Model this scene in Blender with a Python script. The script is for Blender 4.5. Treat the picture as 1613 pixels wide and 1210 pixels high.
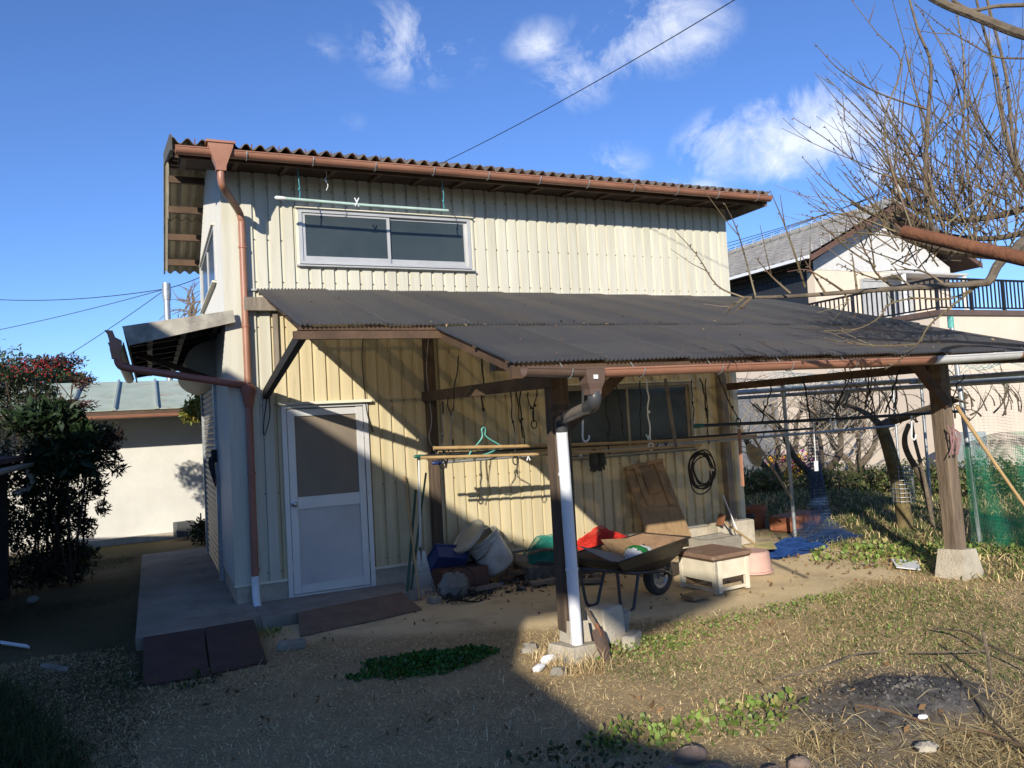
import bpy, math, random
import numpy as np
from mathutils import Vector, Matrix
for o in list(bpy.data.objects): bpy.data.objects.remove(o, do_unlink=True)
SC = bpy.context.scene
COL = SC.collection
random.seed(7); RNG = np.random.default_rng(11)
# ------------------------------------------------------------------ camera
CAM = np.array([-0.694, -8.0, 1.70])
RM = np.array([[0.9075055, -0.4163208, -0.0557737], [-0.0313766, 0.0652211, -0.9973774], [0.4188666, 0.9068755, 0.0461258]])
FPX = 1238.67
cd = bpy.data.cameras.new('camera'); cam = bpy.data.objects.new('camera', cd); COL.objects.link(cam)
cd.sensor_width = 36.0; cd.sensor_fit = 'HORIZONTAL'; cd.lens = 36.0 * FPX / 1613.0
cd.clip_start = 0.05; cd.clip_end = 2000
m4 = Matrix.Identity(4)
for i in range(3):
    m4[i][0] = RM[0][i]; m4[i][1] = -RM[1][i]; m4[i][2] = -RM[2][i]; m4[i][3] = CAM[i]
cam.matrix_world = m4
SC.camera = cam
# ------------------------------------------------------------------ sky, sun, exposure
SUN_TO = Vector((-0.74, -1.0, 0.444)).normalized()          # towards the sun
SUN_EL = math.asin(SUN_TO.z); SUN_AZ = math.atan2(SUN_TO.x, SUN_TO.y)
SKY_STRENGTH = 0.10
w = bpy.data.worlds.new('World'); SC.world = w; w.use_nodes = True
nt = w.node_tree; nt.nodes.clear()
def N(nt, t, **kw):
    n = nt.nodes.new(t)
    for k, v in kw.items():
        if k == 'ins':
            for kk, vv in v.items(): n.inputs[kk].default_value = vv
        else: setattr(n, k, v)
    return n
out = N(nt, 'ShaderNodeOutputWorld'); bg = N(nt, 'ShaderNodeBackground'); bg.inputs['Strength'].default_value = SKY_STRENGTH
sky = N(nt, 'ShaderNodeTexSky', sky_type='NISHITA', sun_disc=False, sun_elevation=SUN_EL, sun_rotation=SUN_AZ, altitude=0.0, air_density=0.85, dust_density=0.0, ozone_density=1.6)
tc = N(nt, 'ShaderNodeTexCoord')
def px_dir(px, py):
    d = RM.T @ np.array([(px - 806.5) / FPX, (py - 605.0) / FPX, 1.0]); return d / np.linalg.norm(d)
n1 = N(nt, 'ShaderNodeTexNoise', ins={'Scale': 12.0, 'Detail': 12.0, 'Roughness': 0.66, 'Distortion': 0.5})
nt.links.new(tc.outputs['Generated'], n1.inputs['Vector'])
n2 = N(nt, 'ShaderNodeTexNoise', ins={'Scale': 3.1, 'Detail': 8.0, 'Roughness': 0.6})
nt.links.new(tc.outputs['Generated'], n2.inputs['Vector'])
def mth(op, a, b=None, clamp=False):
    n = N(nt, 'ShaderNodeMath', operation=op, use_clamp=clamp)
    for i, v in enumerate((a, b)):
        if v is None: continue
        if isinstance(v, (int, float)): n.inputs[i].default_value = v
        else: nt.links.new(v, n.inputs[i])
    return n.outputs[0]
dens = None
CLOUDS = [(655, 68, .085, .62), (850, 70, .05, .40), (905, 118, .07, .42), (985, 62, .08, .55), (1060, 45, .085, .6), (968, 262, .05, .36), (1150, 228, .075, .95),
          (1235, 215, .09, 1.2), (1305, 200, .09, 1.15), (1365, 205, .06, .8), (512, 78, .03, .2), (745, 98, .02, .18), (1420, 250, .06, .7), (1100, 300, .05, .4), (558, 192, .02, .1), (1560, 60, .05, .2)]
for (cx, cy, rr, am) in CLOUDS:
    c = px_dir(cx, cy)
    s = N(nt, 'ShaderNodeVectorMath', operation='SUBTRACT'); nt.links.new(tc.outputs['Generated'], s.inputs[0]); s.inputs[1].default_value = c
    k = N(nt, 'ShaderNodeVectorMath', operation='MULTIPLY'); nt.links.new(s.outputs[0], k.inputs[0]); k.inputs[1].default_value = (1, 1, 1.55)
    l = N(nt, 'ShaderNodeVectorMath', operation='LENGTH'); nt.links.new(k.outputs[0], l.inputs[0])
    mr = N(nt, 'ShaderNodeMapRange', ins={'From Min': 0.0, 'From Max': rr, 'To Min': am, 'To Max': 0.0}); nt.links.new(l.outputs['Value'], mr.inputs['Value'])
    dens = mr.outputs[0] if dens is None else mth('MAXIMUM', dens, mr.outputs[0])
gen = mth('MULTIPLY', mth('SUBTRACT', n2.outputs['Fac'], 0.70, True), 0.8)
nn = mth('MULTIPLY', mth('SUBTRACT', n1.outputs['Fac'], 0.52), 3.3)
dens = mth('MULTIPLY', mth('MINIMUM', mth('MULTIPLY', dens, 3.0), 1.0), mth('ADD', mth('MULTIPLY', dens, 0.85), nn, True))
dens = mth('ADD', dens, gen, True)
dens = mth('MULTIPLY', dens, 0.78)
mx = N(nt, 'ShaderNodeMix', data_type='RGBA'); nt.links.new(dens, mx.inputs[0])
tint = N(nt, 'ShaderNodeMix', data_type='RGBA', blend_type='MULTIPLY'); tint.inputs[0].default_value = 1.0; tint.inputs[7].default_value = (0.67, 0.92, 1.40, 1)
nt.links.new(sky.outputs[0], tint.inputs[6]); nt.links.new(tint.outputs[2], mx.inputs[6]); mx.inputs[7].default_value = (8.4, 8.7, 9.3, 1)
nt.links.new(mx.outputs[2], bg.inputs['Color']); nt.links.new(bg.outputs[0], out.inputs['Surface'])
sd = bpy.data.lights.new('sun', 'SUN'); sd.energy = 5.0; sd.angle = math.radians(0.53); sd.color = (1.0, 0.925, 0.80)
sun = bpy.data.objects.new('sun', sd); COL.objects.link(sun); sun.rotation_euler = (-SUN_TO).to_track_quat('-Z', 'Y').to_euler(); sun.location = (-8, -12, 9)
SC.view_settings.view_transform = 'Standard'; SC.view_settings.look = 'None'; SC.view_settings.gamma = 1.0
SC.view_settings.exposure = 0.42; SC.view_settings.use_curve_mapping = False
# ------------------------------------------------------------------ helpers
def P(px, py, x=None, y=None, z=None, d=None):
    """world point seen at a photograph pixel on the plane x=, y= or z= (or at distance d along the view axis)"""
    r = RM.T @ np.array([(px - 806.5) / FPX, (py - 605.0) / FPX, 1.0])
    if x is not None: t = (x - CAM[0]) / r[0]
    elif y is not None: t = (y - CAM[1]) / r[1]
    elif z is not None: t = (z - CAM[2]) / r[2]
    else: t = d
    return Vector(CAM + t * r)
def tag(o, label=None, cat=None, group=None, kind=None):
    if label: o['label'] = label
    if cat: o['category'] = cat
    if group: o['group'] = group
    if kind: o['kind'] = kind
    return o
def empty(name, loc=(0, 0, 0), label=None, cat=None, group=None, rz=0.0, rot=None):
    o = bpy.data.objects.new(name, None); COL.objects.link(o); o.location = loc
    o.rotation_euler = rot if rot else (0, 0, rz); o.empty_display_size = 0.1
    return tag(o, label, cat, group)
class MB:
    def __init__(s): s.v = []; s.f = []; s.mi = []; s.cur = 0
    def add(s, vs, fs):
        b = len(s.v); s.v += [tuple(p) for p in vs]; s.f += [tuple(b + i for i in f) for f in fs]; s.mi += [s.cur] * len(fs); return s
    def box(s, a, b, R=None, c=None):
        x0, y0, z0 = a; x1, y1, z1 = b
        vs = [Vector(p) for p in ((x0, y0, z0), (x1, y0, z0), (x1, y1, z0), (x0, y1, z0), (x0, y0, z1), (x1, y0, z1), (x1, y1, z1), (x0, y1, z1))]
        if R is not None: vs = [R @ p for p in vs]
        if c is not None: vs = [p + Vector(c) for p in vs]
        return s.add(vs, [(0, 3, 2, 1), (4, 5, 6, 7), (0, 1, 5, 4), (1, 2, 6, 5), (2, 3, 7, 6), (3, 0, 4, 7)])
    def bbox(s, a, b, e=0.006, R=None, c=None):
        """box with chamfered vertical and top edges"""
        x0, y0, z0 = a; x1, y1, z1 = b
        ring = lambda i, z: [(x0 + i + e, y0 + i, z), (x1 - i - e, y0 + i, z), (x1 - i, y0 + i + e, z), (x1 - i, y1 - i - e, z), (x1 - i - e, y1 - i, z), (x0 + i + e, y1 - i, z), (x0 + i, y1 - i - e, z), (x0 + i, y0 + i + e, z)]
        vs = [Vector(p) for p in ring(e, z0) + ring(0, z0 + e) + ring(0, z1 - e) + ring(e, z1)]
        if R is not None: vs = [R @ p for p in vs]
        if c is not None: vs = [p + Vector(c) for p in vs]
        fs = [tuple(range(7, -1, -1)), tuple(range(24, 32))]
        for k in range(3):
            for i in range(8): fs.append((k * 8 + i, k * 8 + (i + 1) % 8, k * 8 + 8 + (i + 1) % 8, k * 8 + 8 + i))
        return s.add(vs, fs)
    def bar(s, p, q, wd, ht, up=(0, 0, 1), e=0.0):
        """rectangular timber from p to q"""
        p = Vector(p); q = Vector(q); d = (q - p); L = d.length; d.normalize(); u = Vector(up)
        sd = d.cross(u)
        if sd.length < 1e-4: sd = d.cross(Vector((1, 0, 0)))
        sd.normalize(); u = sd.cross(d)
        R = Matrix((d, sd, u)).transposed()
        if e: return s.bbox((0, -wd / 2, -ht / 2), (L, wd / 2, ht / 2), e, R, p)
        return s.box((0, -wd / 2, -ht / 2), (L, wd / 2, ht / 2), R, p)
    def tube(s, pts, r, n=8, cap=True, half=None):
        pts = [Vector(p) for p in pts]; m = len(pts)
        rr = r if isinstance(r, (list, tuple)) else [r] * m
        t0 = (pts[1] - pts[0]).normalized(); u = t0.orthogonal().normalized()
        vs = []
        for i in range(m):
            if i == 0: t = pts[1] - pts[0]
            elif i == m - 1: t = pts[-1] - pts[-2]
            else: t = (pts[i + 1] - pts[i]).normalized() + (pts[i] - pts[i - 1]).normalized()
            if t.length < 1e-9: t = t0
            t = t.normalized(); u = (u - t * u.dot(t)); u = u.normalized() if u.length > 1e-6 else t.orthogonal().normalized(); v = t.cross(u)
            for k in range(n):
                a = 2 * math.pi * k / n; vs.append(pts[i] + (u * math.cos(a) + v * math.sin(a)) * rr[i])
        fs = []
        for i in range(m - 1):
            for k in range(n): fs.append((i * n + k, i * n + (k + 1) % n, (i + 1) * n + (k + 1) % n, (i + 1) * n + k))
        if cap: fs += [tuple(range(n - 1, -1, -1)), tuple((m - 1) * n + k for k in range(n))]
        return s.add(vs, fs)
    def lathe(s, prof, n=20, M=None, a0=0.0, a1=2 * math.pi, close=True):
        full = abs(a1 - a0 - 2 * math.pi) < 1e-6; cnt = n if full else n + 1
        vs = []
        for (r, z) in prof:
            for k in range(cnt):
                a = a0 + (a1 - a0) * k / n; p = Vector((r * math.cos(a), r * math.sin(a), z)); vs.append(M @ p if M is not None else p)
        fs = []
        for i in range(len(prof) - 1):
            for k in range(n):
                k2 = (k + 1) % cnt if full else k + 1
                fs.append((i * cnt + k, i * cnt + k2, (i + 1) * cnt + k2, (i + 1) * cnt + k))
        return s.add(vs, fs)
    def prism(s, poly, axis_vec, M=None):
        """polygon (3-D points) extruded along axis_vec"""
        n = len(poly); a = [Vector(p) for p in poly]; b = [p + Vector(axis_vec) for p in a]
        vs = a + b
        if M is not None: vs = [M @ p for p in vs]
        return s.add(vs, [tuple(range(n - 1, -1, -1)), tuple(range(n, 2 * n))] + [(i, (i + 1) % n, n + (i + 1) % n, n + i) for i in range(n)])
    def mesh(s, name, mats, smooth=False):
        me = bpy.data.meshes.new(name); me.from_pydata(s.v, [], s.f)
        for m in (mats if isinstance(mats, (list, tuple)) else [mats]): me.materials.append(m)
        if any(s.mi): me.polygons.foreach_set('material_index', s.mi)
        if smooth:
            me.polygons.foreach_set('use_smooth', [True] * len(s.f))
            try: me.set_sharp_from_angle(angle=math.radians(40))
            except Exception: pass
        me.update(); return me
    def build(s, name, mats, parent=None, smooth=False, label=None, cat=None, group=None, kind=None, loc=None, rot=None):
        o = bpy.data.objects.new(name, s.mesh(name, mats, smooth)); COL.objects.link(o)
        if parent is not None: o.parent = parent
        if loc is not None: o.location = loc
        if rot is not None: o.rotation_euler = rot
        return tag(o, label, cat, group, kind)
def inst(name, me, parent=None, loc=(0, 0, 0), rot=(0, 0, 0), scale=(1, 1, 1)):
    o = bpy.data.objects.new(name, me); COL.objects.link(o); o.parent = parent
    o.location = loc; o.rotation_euler = rot; o.scale = scale; return o
def big(name, V, F, mat, parent=None, cols=None, smooth=False, **kw):
    """fast mesh from numpy arrays; F is (n,k); cols is per vertex rgb -> attribute 'col'"""
    me = bpy.data.meshes.new(name); V = np.asarray(V, np.float32); F = np.asarray(F, np.int32); n, k = F.shape
    me.vertices.add(len(V)); me.vertices.foreach_set('co', V.ravel())
    me.loops.add(n * k); me.loops.foreach_set('vertex_index', F.ravel())
    me.polygons.add(n); me.polygons.foreach_set('loop_start', np.arange(n, dtype=np.int32) * k)
    if cols is not None:
        a = me.attributes.new('col', 'FLOAT_COLOR', 'POINT'); a.data.foreach_set('color', np.hstack([cols, np.ones((len(cols), 1))]).astype(np.float32).ravel())
    me.materials.append(mat); me.update(calc_edges=True); me.validate()
    if smooth: me.polygons.foreach_set('use_smooth', [True] * n)
    o = bpy.data.objects.new(name, me); COL.objects.link(o)
    if parent is not None: o.parent = parent
    return tag(o, **kw)
def catm(pts, n=6):
    pts = [Vector(p) for p in pts]; q = [pts[0] * 2 - pts[1]] + pts + [pts[-1] * 2 - pts[-2]]; o = []
    for i in range(1, len(q) - 2):
        for k in range(n):
            t = k / n; a, b, c, d = q[i - 1], q[i], q[i + 1], q[i + 2]
            o.append(0.5 * ((2 * b) + (c - a) * t + (2 * a - 5 * b + 4 * c - d) * t * t + (3 * b - a - 3 * c + d) * t ** 3))
    o.append(pts[-1]); return o
# ------------------------------------------------------------------ materials
def mat(name, c1, c2=None, rough=0.7, scale=8.0, metal=0.0, bump=0.0, bscale=None, stretch=(1, 1, 1), spots=None, rnd=0.0, spec=0.4, detail=6.0, contrast=(0.35, 0.65), coat=0.0, trans=0.0, alpha=1.0):
    m = bpy.data.materials.new(name); m.use_nodes = True; t = m.node_tree; t.nodes.clear()
    o = N(t, 'ShaderNodeOutputMaterial'); b = N(t, 'ShaderNodeBsdfPrincipled'); t.links.new(b.outputs[0], o.inputs['Surface'])
    b.inputs['Roughness'].default_value = rough; b.inputs['Metallic'].default_value = metal; b.inputs['Specular IOR Level'].default_value = spec
    if coat: b.inputs['Coat Weight'].default_value = coat
    if trans: b.inputs['Transmission Weight'].default_value = trans
    if alpha < 1: b.inputs['Alpha'].default_value = alpha
    tcn = N(t, 'ShaderNodeTexCoord'); oi = N(t, 'ShaderNodeObjectInfo')
    mp = N(t, 'ShaderNodeMapping'); mp.inputs['Scale'].default_value = stretch
    ad = N(t, 'ShaderNodeVectorMath', operation='MULTIPLY_ADD'); cr = N(t, 'ShaderNodeCombineXYZ')
    for i in range(3): t.links.new(oi.outputs['Random'], cr.inputs[i])
    t.links.new(cr.outputs[0], ad.inputs[0]); ad.inputs[1].default_value = (37, 53, 71); t.links.new(tcn.outputs['Object'], ad.inputs[2])
    t.links.new(ad.outputs[0], mp.inputs['Vector'])
    nz = N(t, 'ShaderNodeTexNoise', ins={'Scale': scale, 'Detail': detail, 'Roughness': 0.62}); t.links.new(mp.outputs[0], nz.inputs['Vector'])
    mr = N(t, 'ShaderNodeMapRange', ins={'From Min': contrast[0], 'From Max': contrast[1]}); t.links.new(nz.outputs['Fac'], mr.inputs['Value'])
    mixn = N(t, 'ShaderNodeMix', data_type='RGBA'); t.links.new(mr.outputs[0], mixn.inputs[0])
    c2 = c2 or c1
    mixn.inputs[6].default_value = (*c1, 1); mixn.inputs[7].default_value = (*c2, 1); col = mixn.outputs[2]
    for (sc, lo, hi, cc, amt) in (spots or []):
        sz = N(t, 'ShaderNodeTexNoise', ins={'Scale': sc, 'Detail': 8.0, 'Roughness': 0.68}); t.links.new(mp.outputs[0], sz.inputs['Vector'])
        sr = N(t, 'ShaderNodeMapRange', ins={'From Min': lo, 'From Max': hi, 'To Max': amt}); t.links.new(sz.outputs['Fac'], sr.inputs['Value'])
        sm = N(t, 'ShaderNodeMix', data_type='RGBA'); t.links.new(sr.outputs[0], sm.inputs[0]); t.links.new(col, sm.inputs[6]); sm.inputs[7].default_value = (*cc, 1); col = sm.outputs[2]
    if rnd:
        hs = N(t, 'ShaderNodeHueSaturation'); rr = N(t, 'ShaderNodeMapRange', ins={'To Min': 1 - rnd, 'To Max': 1 + rnd})
        t.links.new(oi.outputs['Random'], rr.inputs['Value']); t.links.new(rr.outputs[0], hs.inputs['Value']); t.links.new(col, hs.inputs['Color']); col = hs.outputs[0]
    t.links.new(col, b.inputs['Base Color'])
    if bump:
        bz = N(t, 'ShaderNodeTexNoise', ins={'Scale': bscale or scale * 4, 'Detail': 5.0, 'Roughness': 0.6}); t.links.new(mp.outputs[0], bz.inputs['Vector'])
        bn = N(t, 'ShaderNodeBump', ins={'Strength': bump, 'Distance': 0.02}); t.links.new(bz.outputs['Fac'], bn.inputs['Height']); t.links.new(bn.outputs[0], b.inputs['Normal'])
    return m
def attr_mat(name, rough=0.6, translucent=0.0, spec=0.3):
    m = bpy.data.materials.new(name); m.use_nodes = True; t = m.node_tree; t.nodes.clear()
    o = N(t, 'ShaderNodeOutputMaterial'); b = N(t, 'ShaderNodeBsdfPrincipled'); a = N(t, 'ShaderNodeAttribute', attribute_name='col')
    b.inputs['Roughness'].default_value = rough; b.inputs['Specular IOR Level'].default_value = spec; t.links.new(a.outputs['Color'], b.inputs['Base Color'])
    if translucent:
        tr = N(t, 'ShaderNodeBsdfTranslucent'); t.links.new(a.outputs['Color'], tr.inputs['Color']); mxs = N(t, 'ShaderNodeMixShader'); mxs.inputs[0].default_value = translucent
        t.links.new(b.outputs[0], mxs.inputs[1]); t.links.new(tr.outputs[0], mxs.inputs[2]); t.links.new(mxs.outputs[0], o.inputs['Surface'])
    else: t.links.new(b.outputs[0], o.inputs['Surface'])
    return m
M = {}
M['cream'] = mat('cream_siding', (.56, .545, .455), (.47, .45, .36), .42, 1.3, stretch=(6, 6, .5), spots=[(3.0, .56, .78, (.36, .31, .21), .6)], rnd=.035, spec=.4, bump=.05, bscale=5)
M['tan'] = mat('yellowed_siding', (.55, .475, .305), (.45, .38, .23), .45, 1.4, stretch=(9, 9, .45), spots=[(5, .56, .76, (.33, .26, .14), .75), (14, .64, .74, (.24, .17, .09), .5)], rnd=.05, spec=.45, bump=.03, bscale=6)
M['white_siding'] = mat('white_siding', (.56, .55, .505), (.49, .48, .435), .5, 2, stretch=(5, 5, .5), rnd=.02)
M['trim'] = mat('cream_trim', (.66, .63, .50), (.58, .55, .43), .5, 3, spots=[(6, .6, .8, (.3, .25, .17), .5)])
M['alu'] = mat('aluminium', (.50, .50, .49), (.44, .44, .43), .42, 5, metal=.35, spec=.5)
M['alu_door'] = mat('door_aluminium', (.64, .63, .62), (.58, .57, .56), .42, 2.5, metal=.3, spec=.5, spots=[(7, .62, .8, (.3, .3, .3), .4)])
M['door_panel'] = mat('door_panel', (.56, .54, .52), (.48, .46, .45), .5, 1.6, metal=.15, bump=.02, bscale=40, spots=[(3, .6, .85, (.25, .25, .26), .5)])
M['steel'] = mat('steel', (.55, .55, .55), (.4, .4, .4), .3, 12, metal=.9)
M['galv'] = mat('galvanised_steel', (.42, .44, .45), (.30, .32, .33), .45, 9, metal=.6)
M['glass_dark'] = mat('frosted_dark_glass', (.030, .042, .046), (.042, .054, .056), .26, 2.0, spec=.5, bump=.05, bscale=260, spots=[(2.2, .62, .85, (.10, .11, .11), .5)])
M['glass_door'] = mat('frosted_door_glass', (.20, .165, .12), (.16, .13, .10), .42, 3, spec=.5, bump=.06, bscale=220)
M['glass_shade'] = mat('sooty_window_glass', (.03, .032, .028), (.045, .045, .038), .2, 2.5, spec=.55, spots=[(3, .55, .8, (.11, .10, .075), .5)])
M['copper'] = mat('brown_gutter', (.34, .165, .105), (.27, .125, .08), .42, 4, spec=.45, spots=[(9, .6, .75, (.2, .12, .09), .6)])
M['dkbrown'] = mat('dark_brown_plastic', (.13, .085, .065), (.10, .065, .05), .4, 6)
M['pipe_red'] = mat('red_brown_pipe', (.36, .145, .10), (.28, .115, .08), .48, 5, stretch=(1, 1, .4), spots=[(8, .6, .75, (.18, .1, .08), .5)])
M['pvc'] = mat('white_pvc', (.74, .75, .77), (.66, .67, .68), .35, 6, spots=[(9, .62, .8, (.45, .42, .36), .5)])
M['pvc_grey'] = mat('dark_grey_pvc', (.06, .062, .065), (.045, .046, .05), .35, 8)
M['slate'] = mat('weathered_slate', (.17, .14, .115), (.085, .072, .062), .9, 7, bump=.4, bscale=60, spots=[(18, .58, .7, (.34, .30, .24), .7), (12, .62, .74, (.05, .04, .03), .7)], rnd=.08)
M['slate_under'] = mat('slate_underside', (.46, .41, .29), (.36, .32, .23), .9, 5, bump=.2, spots=[(4, .6, .8, (.2, .18, .14), .6)])
M['wood_dark'] = mat('dark_timber', (.06, .034, .02), (.035, .02, .013), .75, 3, stretch=(1, 1, 1), bump=.3, bscale=30)
M['wood_brown'] = mat('brown_timber', (.105, .062, .036), (.06, .035, .021), .75, 3.5, bump=.3, bscale=28, spots=[(5, .55, .75, (.05, .03, .02), .7)])
M['wood_old'] = mat('weathered_timber', (.20, .15, .105), (.10, .072, .05), .85, 3, stretch=(9, 9, .6), bump=.45, bscale=14, spots=[(6, .58, .75, (.045, .035, .028), .8)])
M['wood_post'] = mat('dark_post_timber', (.115, .078, .05), (.06, .042, .03), .85, 3, stretch=(9, 9, .6), bump=.45, bscale=14, spots=[(6, .56, .75, (.03, .024, .02), .8)])
M['wood_grey'] = mat('grey_timber', (.25, .215, .175), (.16, .135, .105), .9, 4, stretch=(6, 6, .8), bump=.4)
M['wood_tan'] = mat('tan_plywood', (.30, .195, .10), (.22, .14, .07), .75, 4, stretch=(5, 5, .6), bump=.2, spots=[(4, .55, .78, (.12, .075, .04), .6), (16, .66, .74, (.07, .05, .03), .8)])
M['wood_pale'] = mat('pale_plywood', (.66, .60, .47), (.54, .48, .36), .7, 4, bump=.2, spots=[(9, .6, .75, (.3, .24, .16), .7)])
M['black_wood'] = mat('black_painted_timber', (.018, .017, .016), (.03, .027, .024), .6, 6, stretch=(6, 6, .6), bump=.3)
M['poly'] = mat('grey_corrugated_sheet', (.062, .070, .088), (.078, .086, .102), .5, 1.2, spec=.35, stretch=(3, .8, 1), rnd=.10, spots=[(1.6, .55, .80, (.12, .105, .085), .45), (22, .66, .78, (.14, .14, .135), .5)], contrast=(.3, .7))
_t = M['poly'].node_tree; _o = next(n for n in _t.nodes if n.type == 'OUTPUT_MATERIAL'); _b = next(n for n in _t.nodes if n.type == 'BSDF_PRINCIPLED')
_tl = N(_t, 'ShaderNodeBsdfTranslucent'); _tl.inputs[0].default_value = (.86, .74, .52, 1); _mx = N(_t, 'ShaderNodeMixShader'); _mx.inputs[0].default_value = .42   # aged smoke-coloured plastic lets some sun through
_tr = N(_t, 'ShaderNodeBsdfTransparent'); _tr.inputs[0].default_value = (1.0, .80, .50, 1); _m2 = N(_t, 'ShaderNodeMixShader'); _m2.inputs[0].default_value = .06
_t.links.new(_b.outputs[0], _mx.inputs[1]); _t.links.new(_tl.outputs[0], _mx.inputs[2]); _t.links.new(_mx.outputs[0], _m2.inputs[1]); _t.links.new(_tr.outputs[0], _m2.inputs[2]); _t.links.new(_m2.outputs[0], _o.inputs['Surface'])
M['conc'] = mat('concrete', (.30, .275, .225), (.22, .20, .165), .92, 5, bump=.5, bscale=45, spots=[(3, .56, .75, (.12, .11, .095), .7), (30, .66, .75, (.1, .09, .08), .6)])
M['conc_pale'] = mat('pale_concrete', (.47, .42, .33), (.36, .32, .25), .92, 6, bump=.5, bscale=50, spots=[(5, .56, .76, (.2, .18, .14), .7)])
M['conc_slab'] = mat('concrete_slab', (.34, .295, .225), (.24, .21, .16), .9, 2.5, bump=.35, bscale=50, spots=[(1.8, .52, .7, (.10, .09, .075), .7), (22, .66, .74, (.3, .28, .25), .5)])
M['awning_edge'] = mat('mossy_awning_edge', (.42, .395, .33), (.30, .28, .235), .9, 5, bump=.4, spots=[(4, .5, .7, (.12, .11, .10), .8)])
M['rust_plate'] = mat('rusty_plate', (.085, .048, .036), (.06, .034, .026), .85, 5, bump=.3, bscale=60, spots=[(4, .55, .75, (.10, .06, .042), .6)])
M['mat_brown'] = mat('brown_rubber_mat', (.20, .14, .095), (.15, .10, .07), .95, 8, bump=.4, bscale=120)
M['rust'] = mat('rusty_pipe', (.20, .085, .04), (.13, .052, .026), .8, 12, bump=.4, bscale=50, spots=[(9, .58, .72, (.06, .028, .018), .7)])
M['black'] = mat('black_rubber', (.014, .014, .015), (.022, .022, .022), .6, 10)
M['black_cord'] = mat('black_cord', (.012, .012, .012), (.02, .02, .02), .7, 10)
M['stucco'] = mat('white_stucco', (.60, .585, .535), (.53, .515, .47), .92, 2, bump=.25, bscale=60, spots=[(1.3, .55, .8, (.55, .52, .45), .6)])
M['soffit'] = mat('soffit_board', (.4, .36, .3), (.3, .27, .22), .8, 4)
def bare(name, r, g, b, rough=.6, metal=0.0, **k): return mat(name, (r, g, b), (r * .82, g * .82, b * .82), rough, 6, metal, **k)
# ================================================================== THE GROUND
def sstep(a, b, t): t = np.clip((t - a) / (b - a), 0, 1); return t * t * (3 - 2 * t)
def vnoise(x, y, s, seed=0):
    """smooth value noise, numpy"""
    x = np.asarray(x) * s + seed * 17.3; y = np.asarray(y) * s + seed * 9.1
    xi = np.floor(x).astype(int); yi = np.floor(y).astype(int); fx = x - xi; fy = y - yi; fx = fx * fx * (3 - 2 * fx); fy = fy * fy * (3 - 2 * fy)
    def h(i, j):
        n = (i * 374761393 + j * 668265263 + seed * 1442695) & 0x7fffffff; n = ((n ^ (n >> 13)) * 1274126177) & 0x7fffffff; return ((n ^ (n >> 16)) & 0xffff) / 65535.0
    return (h(xi, yi) * (1 - fx) + h(xi + 1, yi) * fx) * (1 - fy) + (h(xi, yi + 1) * (1 - fx) + h(xi + 1, yi + 1) * fx) * fy
ASH = (3.0, -4.9)
def dirt_mask(x, y):
    """1 where the soil is bare and packed (under and before the lean-to)"""
    edge = np.interp(x, [-1, 0.2, 1.0, 2.2, 3.2, 4.5, 5.6, 6.3, 6.9], [-0.3, -1.2, -1.55, -2.35, -2.75, -2.85, -2.6, -2.0, -1.2]) + (vnoise(x, y, 1.7, 3) - .5) * .5
    m = sstep(-.18, .18, y - edge) * sstep(-.1, .3, x - 0.1) * (1 - sstep(6.0, 6.7, x + (vnoise(x, y, 1.5, 8) - .5) * .8))
    return m * (1 - sstep(-.2, .4, y))
def gz(x, y):
    x = np.asarray(x, float); y = np.asarray(y, float)
    z = (vnoise(x, y, .6, 1) - .5) * .05 + (vnoise(x, y, 2.2, 2) - .5) * .025 + (vnoise(x, y, 7, 4) - .5) * .012
    near = np.exp(-((np.clip(np.abs(x - 3) - 3.4, 0, None)) ** 2 + (np.clip(np.abs(y - 1.2) - 2.2, 0, None)) ** 2) * 4)
    z = z * (1 - .75 * near)
    z = z + .13 * np.exp(-(((x - ASH[0]) / .52) ** 2 + ((y - ASH[1]) / .42) ** 2))
    z = z + .22 * np.exp(-(((x - 9.2) / 1.1) ** 2 + ((y - 1.6) / 1.6) ** 2)) * 1.0
    return z
ax = np.concatenate([[-420, -200, -100, -50, -25, -14, -9], np.arange(-6, 10.01, .08), [10.5, 11.5, 13, 16, 22, 35, 60, 120, 250, 420]])
ay = np.concatenate([[-420, -200, -90, -40, -20, -12], np.arange(-7.5, 5.01, .08), [5.5, 6.5, 8, 11, 16, 25, 45, 90, 200, 420]])
GX, GY = np.meshgrid(ax, ay); GZ = gz(GX, GY); nx, ny = len(ax), len(ay)
V = np.stack([GX.ravel(), GY.ravel(), GZ.ravel()], 1)
ii = (np.arange(ny - 1)[:, None] * nx + np.arange(nx - 1)[None, :]).ravel()
F = np.stack([ii, ii + 1, ii + nx + 1, ii + nx], 1)
dm = dirt_mask(GX.ravel(), GY.ravel())
ash = np.exp(-(((V[:, 0] - ASH[0]) / .62) ** 2 + ((V[:, 1] - ASH[1]) / .46) ** 2) * 1.2); ash = np.clip(ash * 1.5 + (vnoise(V[:, 0], V[:, 1], 5, 5) - .5) * .6 * (ash > .08), 0, 1)
ash = np.maximum(ash, .9 * np.exp(-(((V[:, 0] - 2.05) / .55) ** 2 + ((V[:, 1] + 5.25) / .3) ** 2)))
moss = sstep(.2, -1.0, V[:, 0]) * (.5 + .7 * vnoise(V[:, 0], V[:, 1], .9, 6)) * sstep(-4, -1.5, V[:, 1]) + sstep(6.3, 7.2, V[:, 0]) * .9
cols = np.stack([dm, np.clip(ash, 0, 1), np.clip(moss, 0, 1)], 1)
gm = bpy.data.materials.new('yard_soil'); gm.use_nodes = True; t = gm.node_tree; t.nodes.clear()
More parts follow.
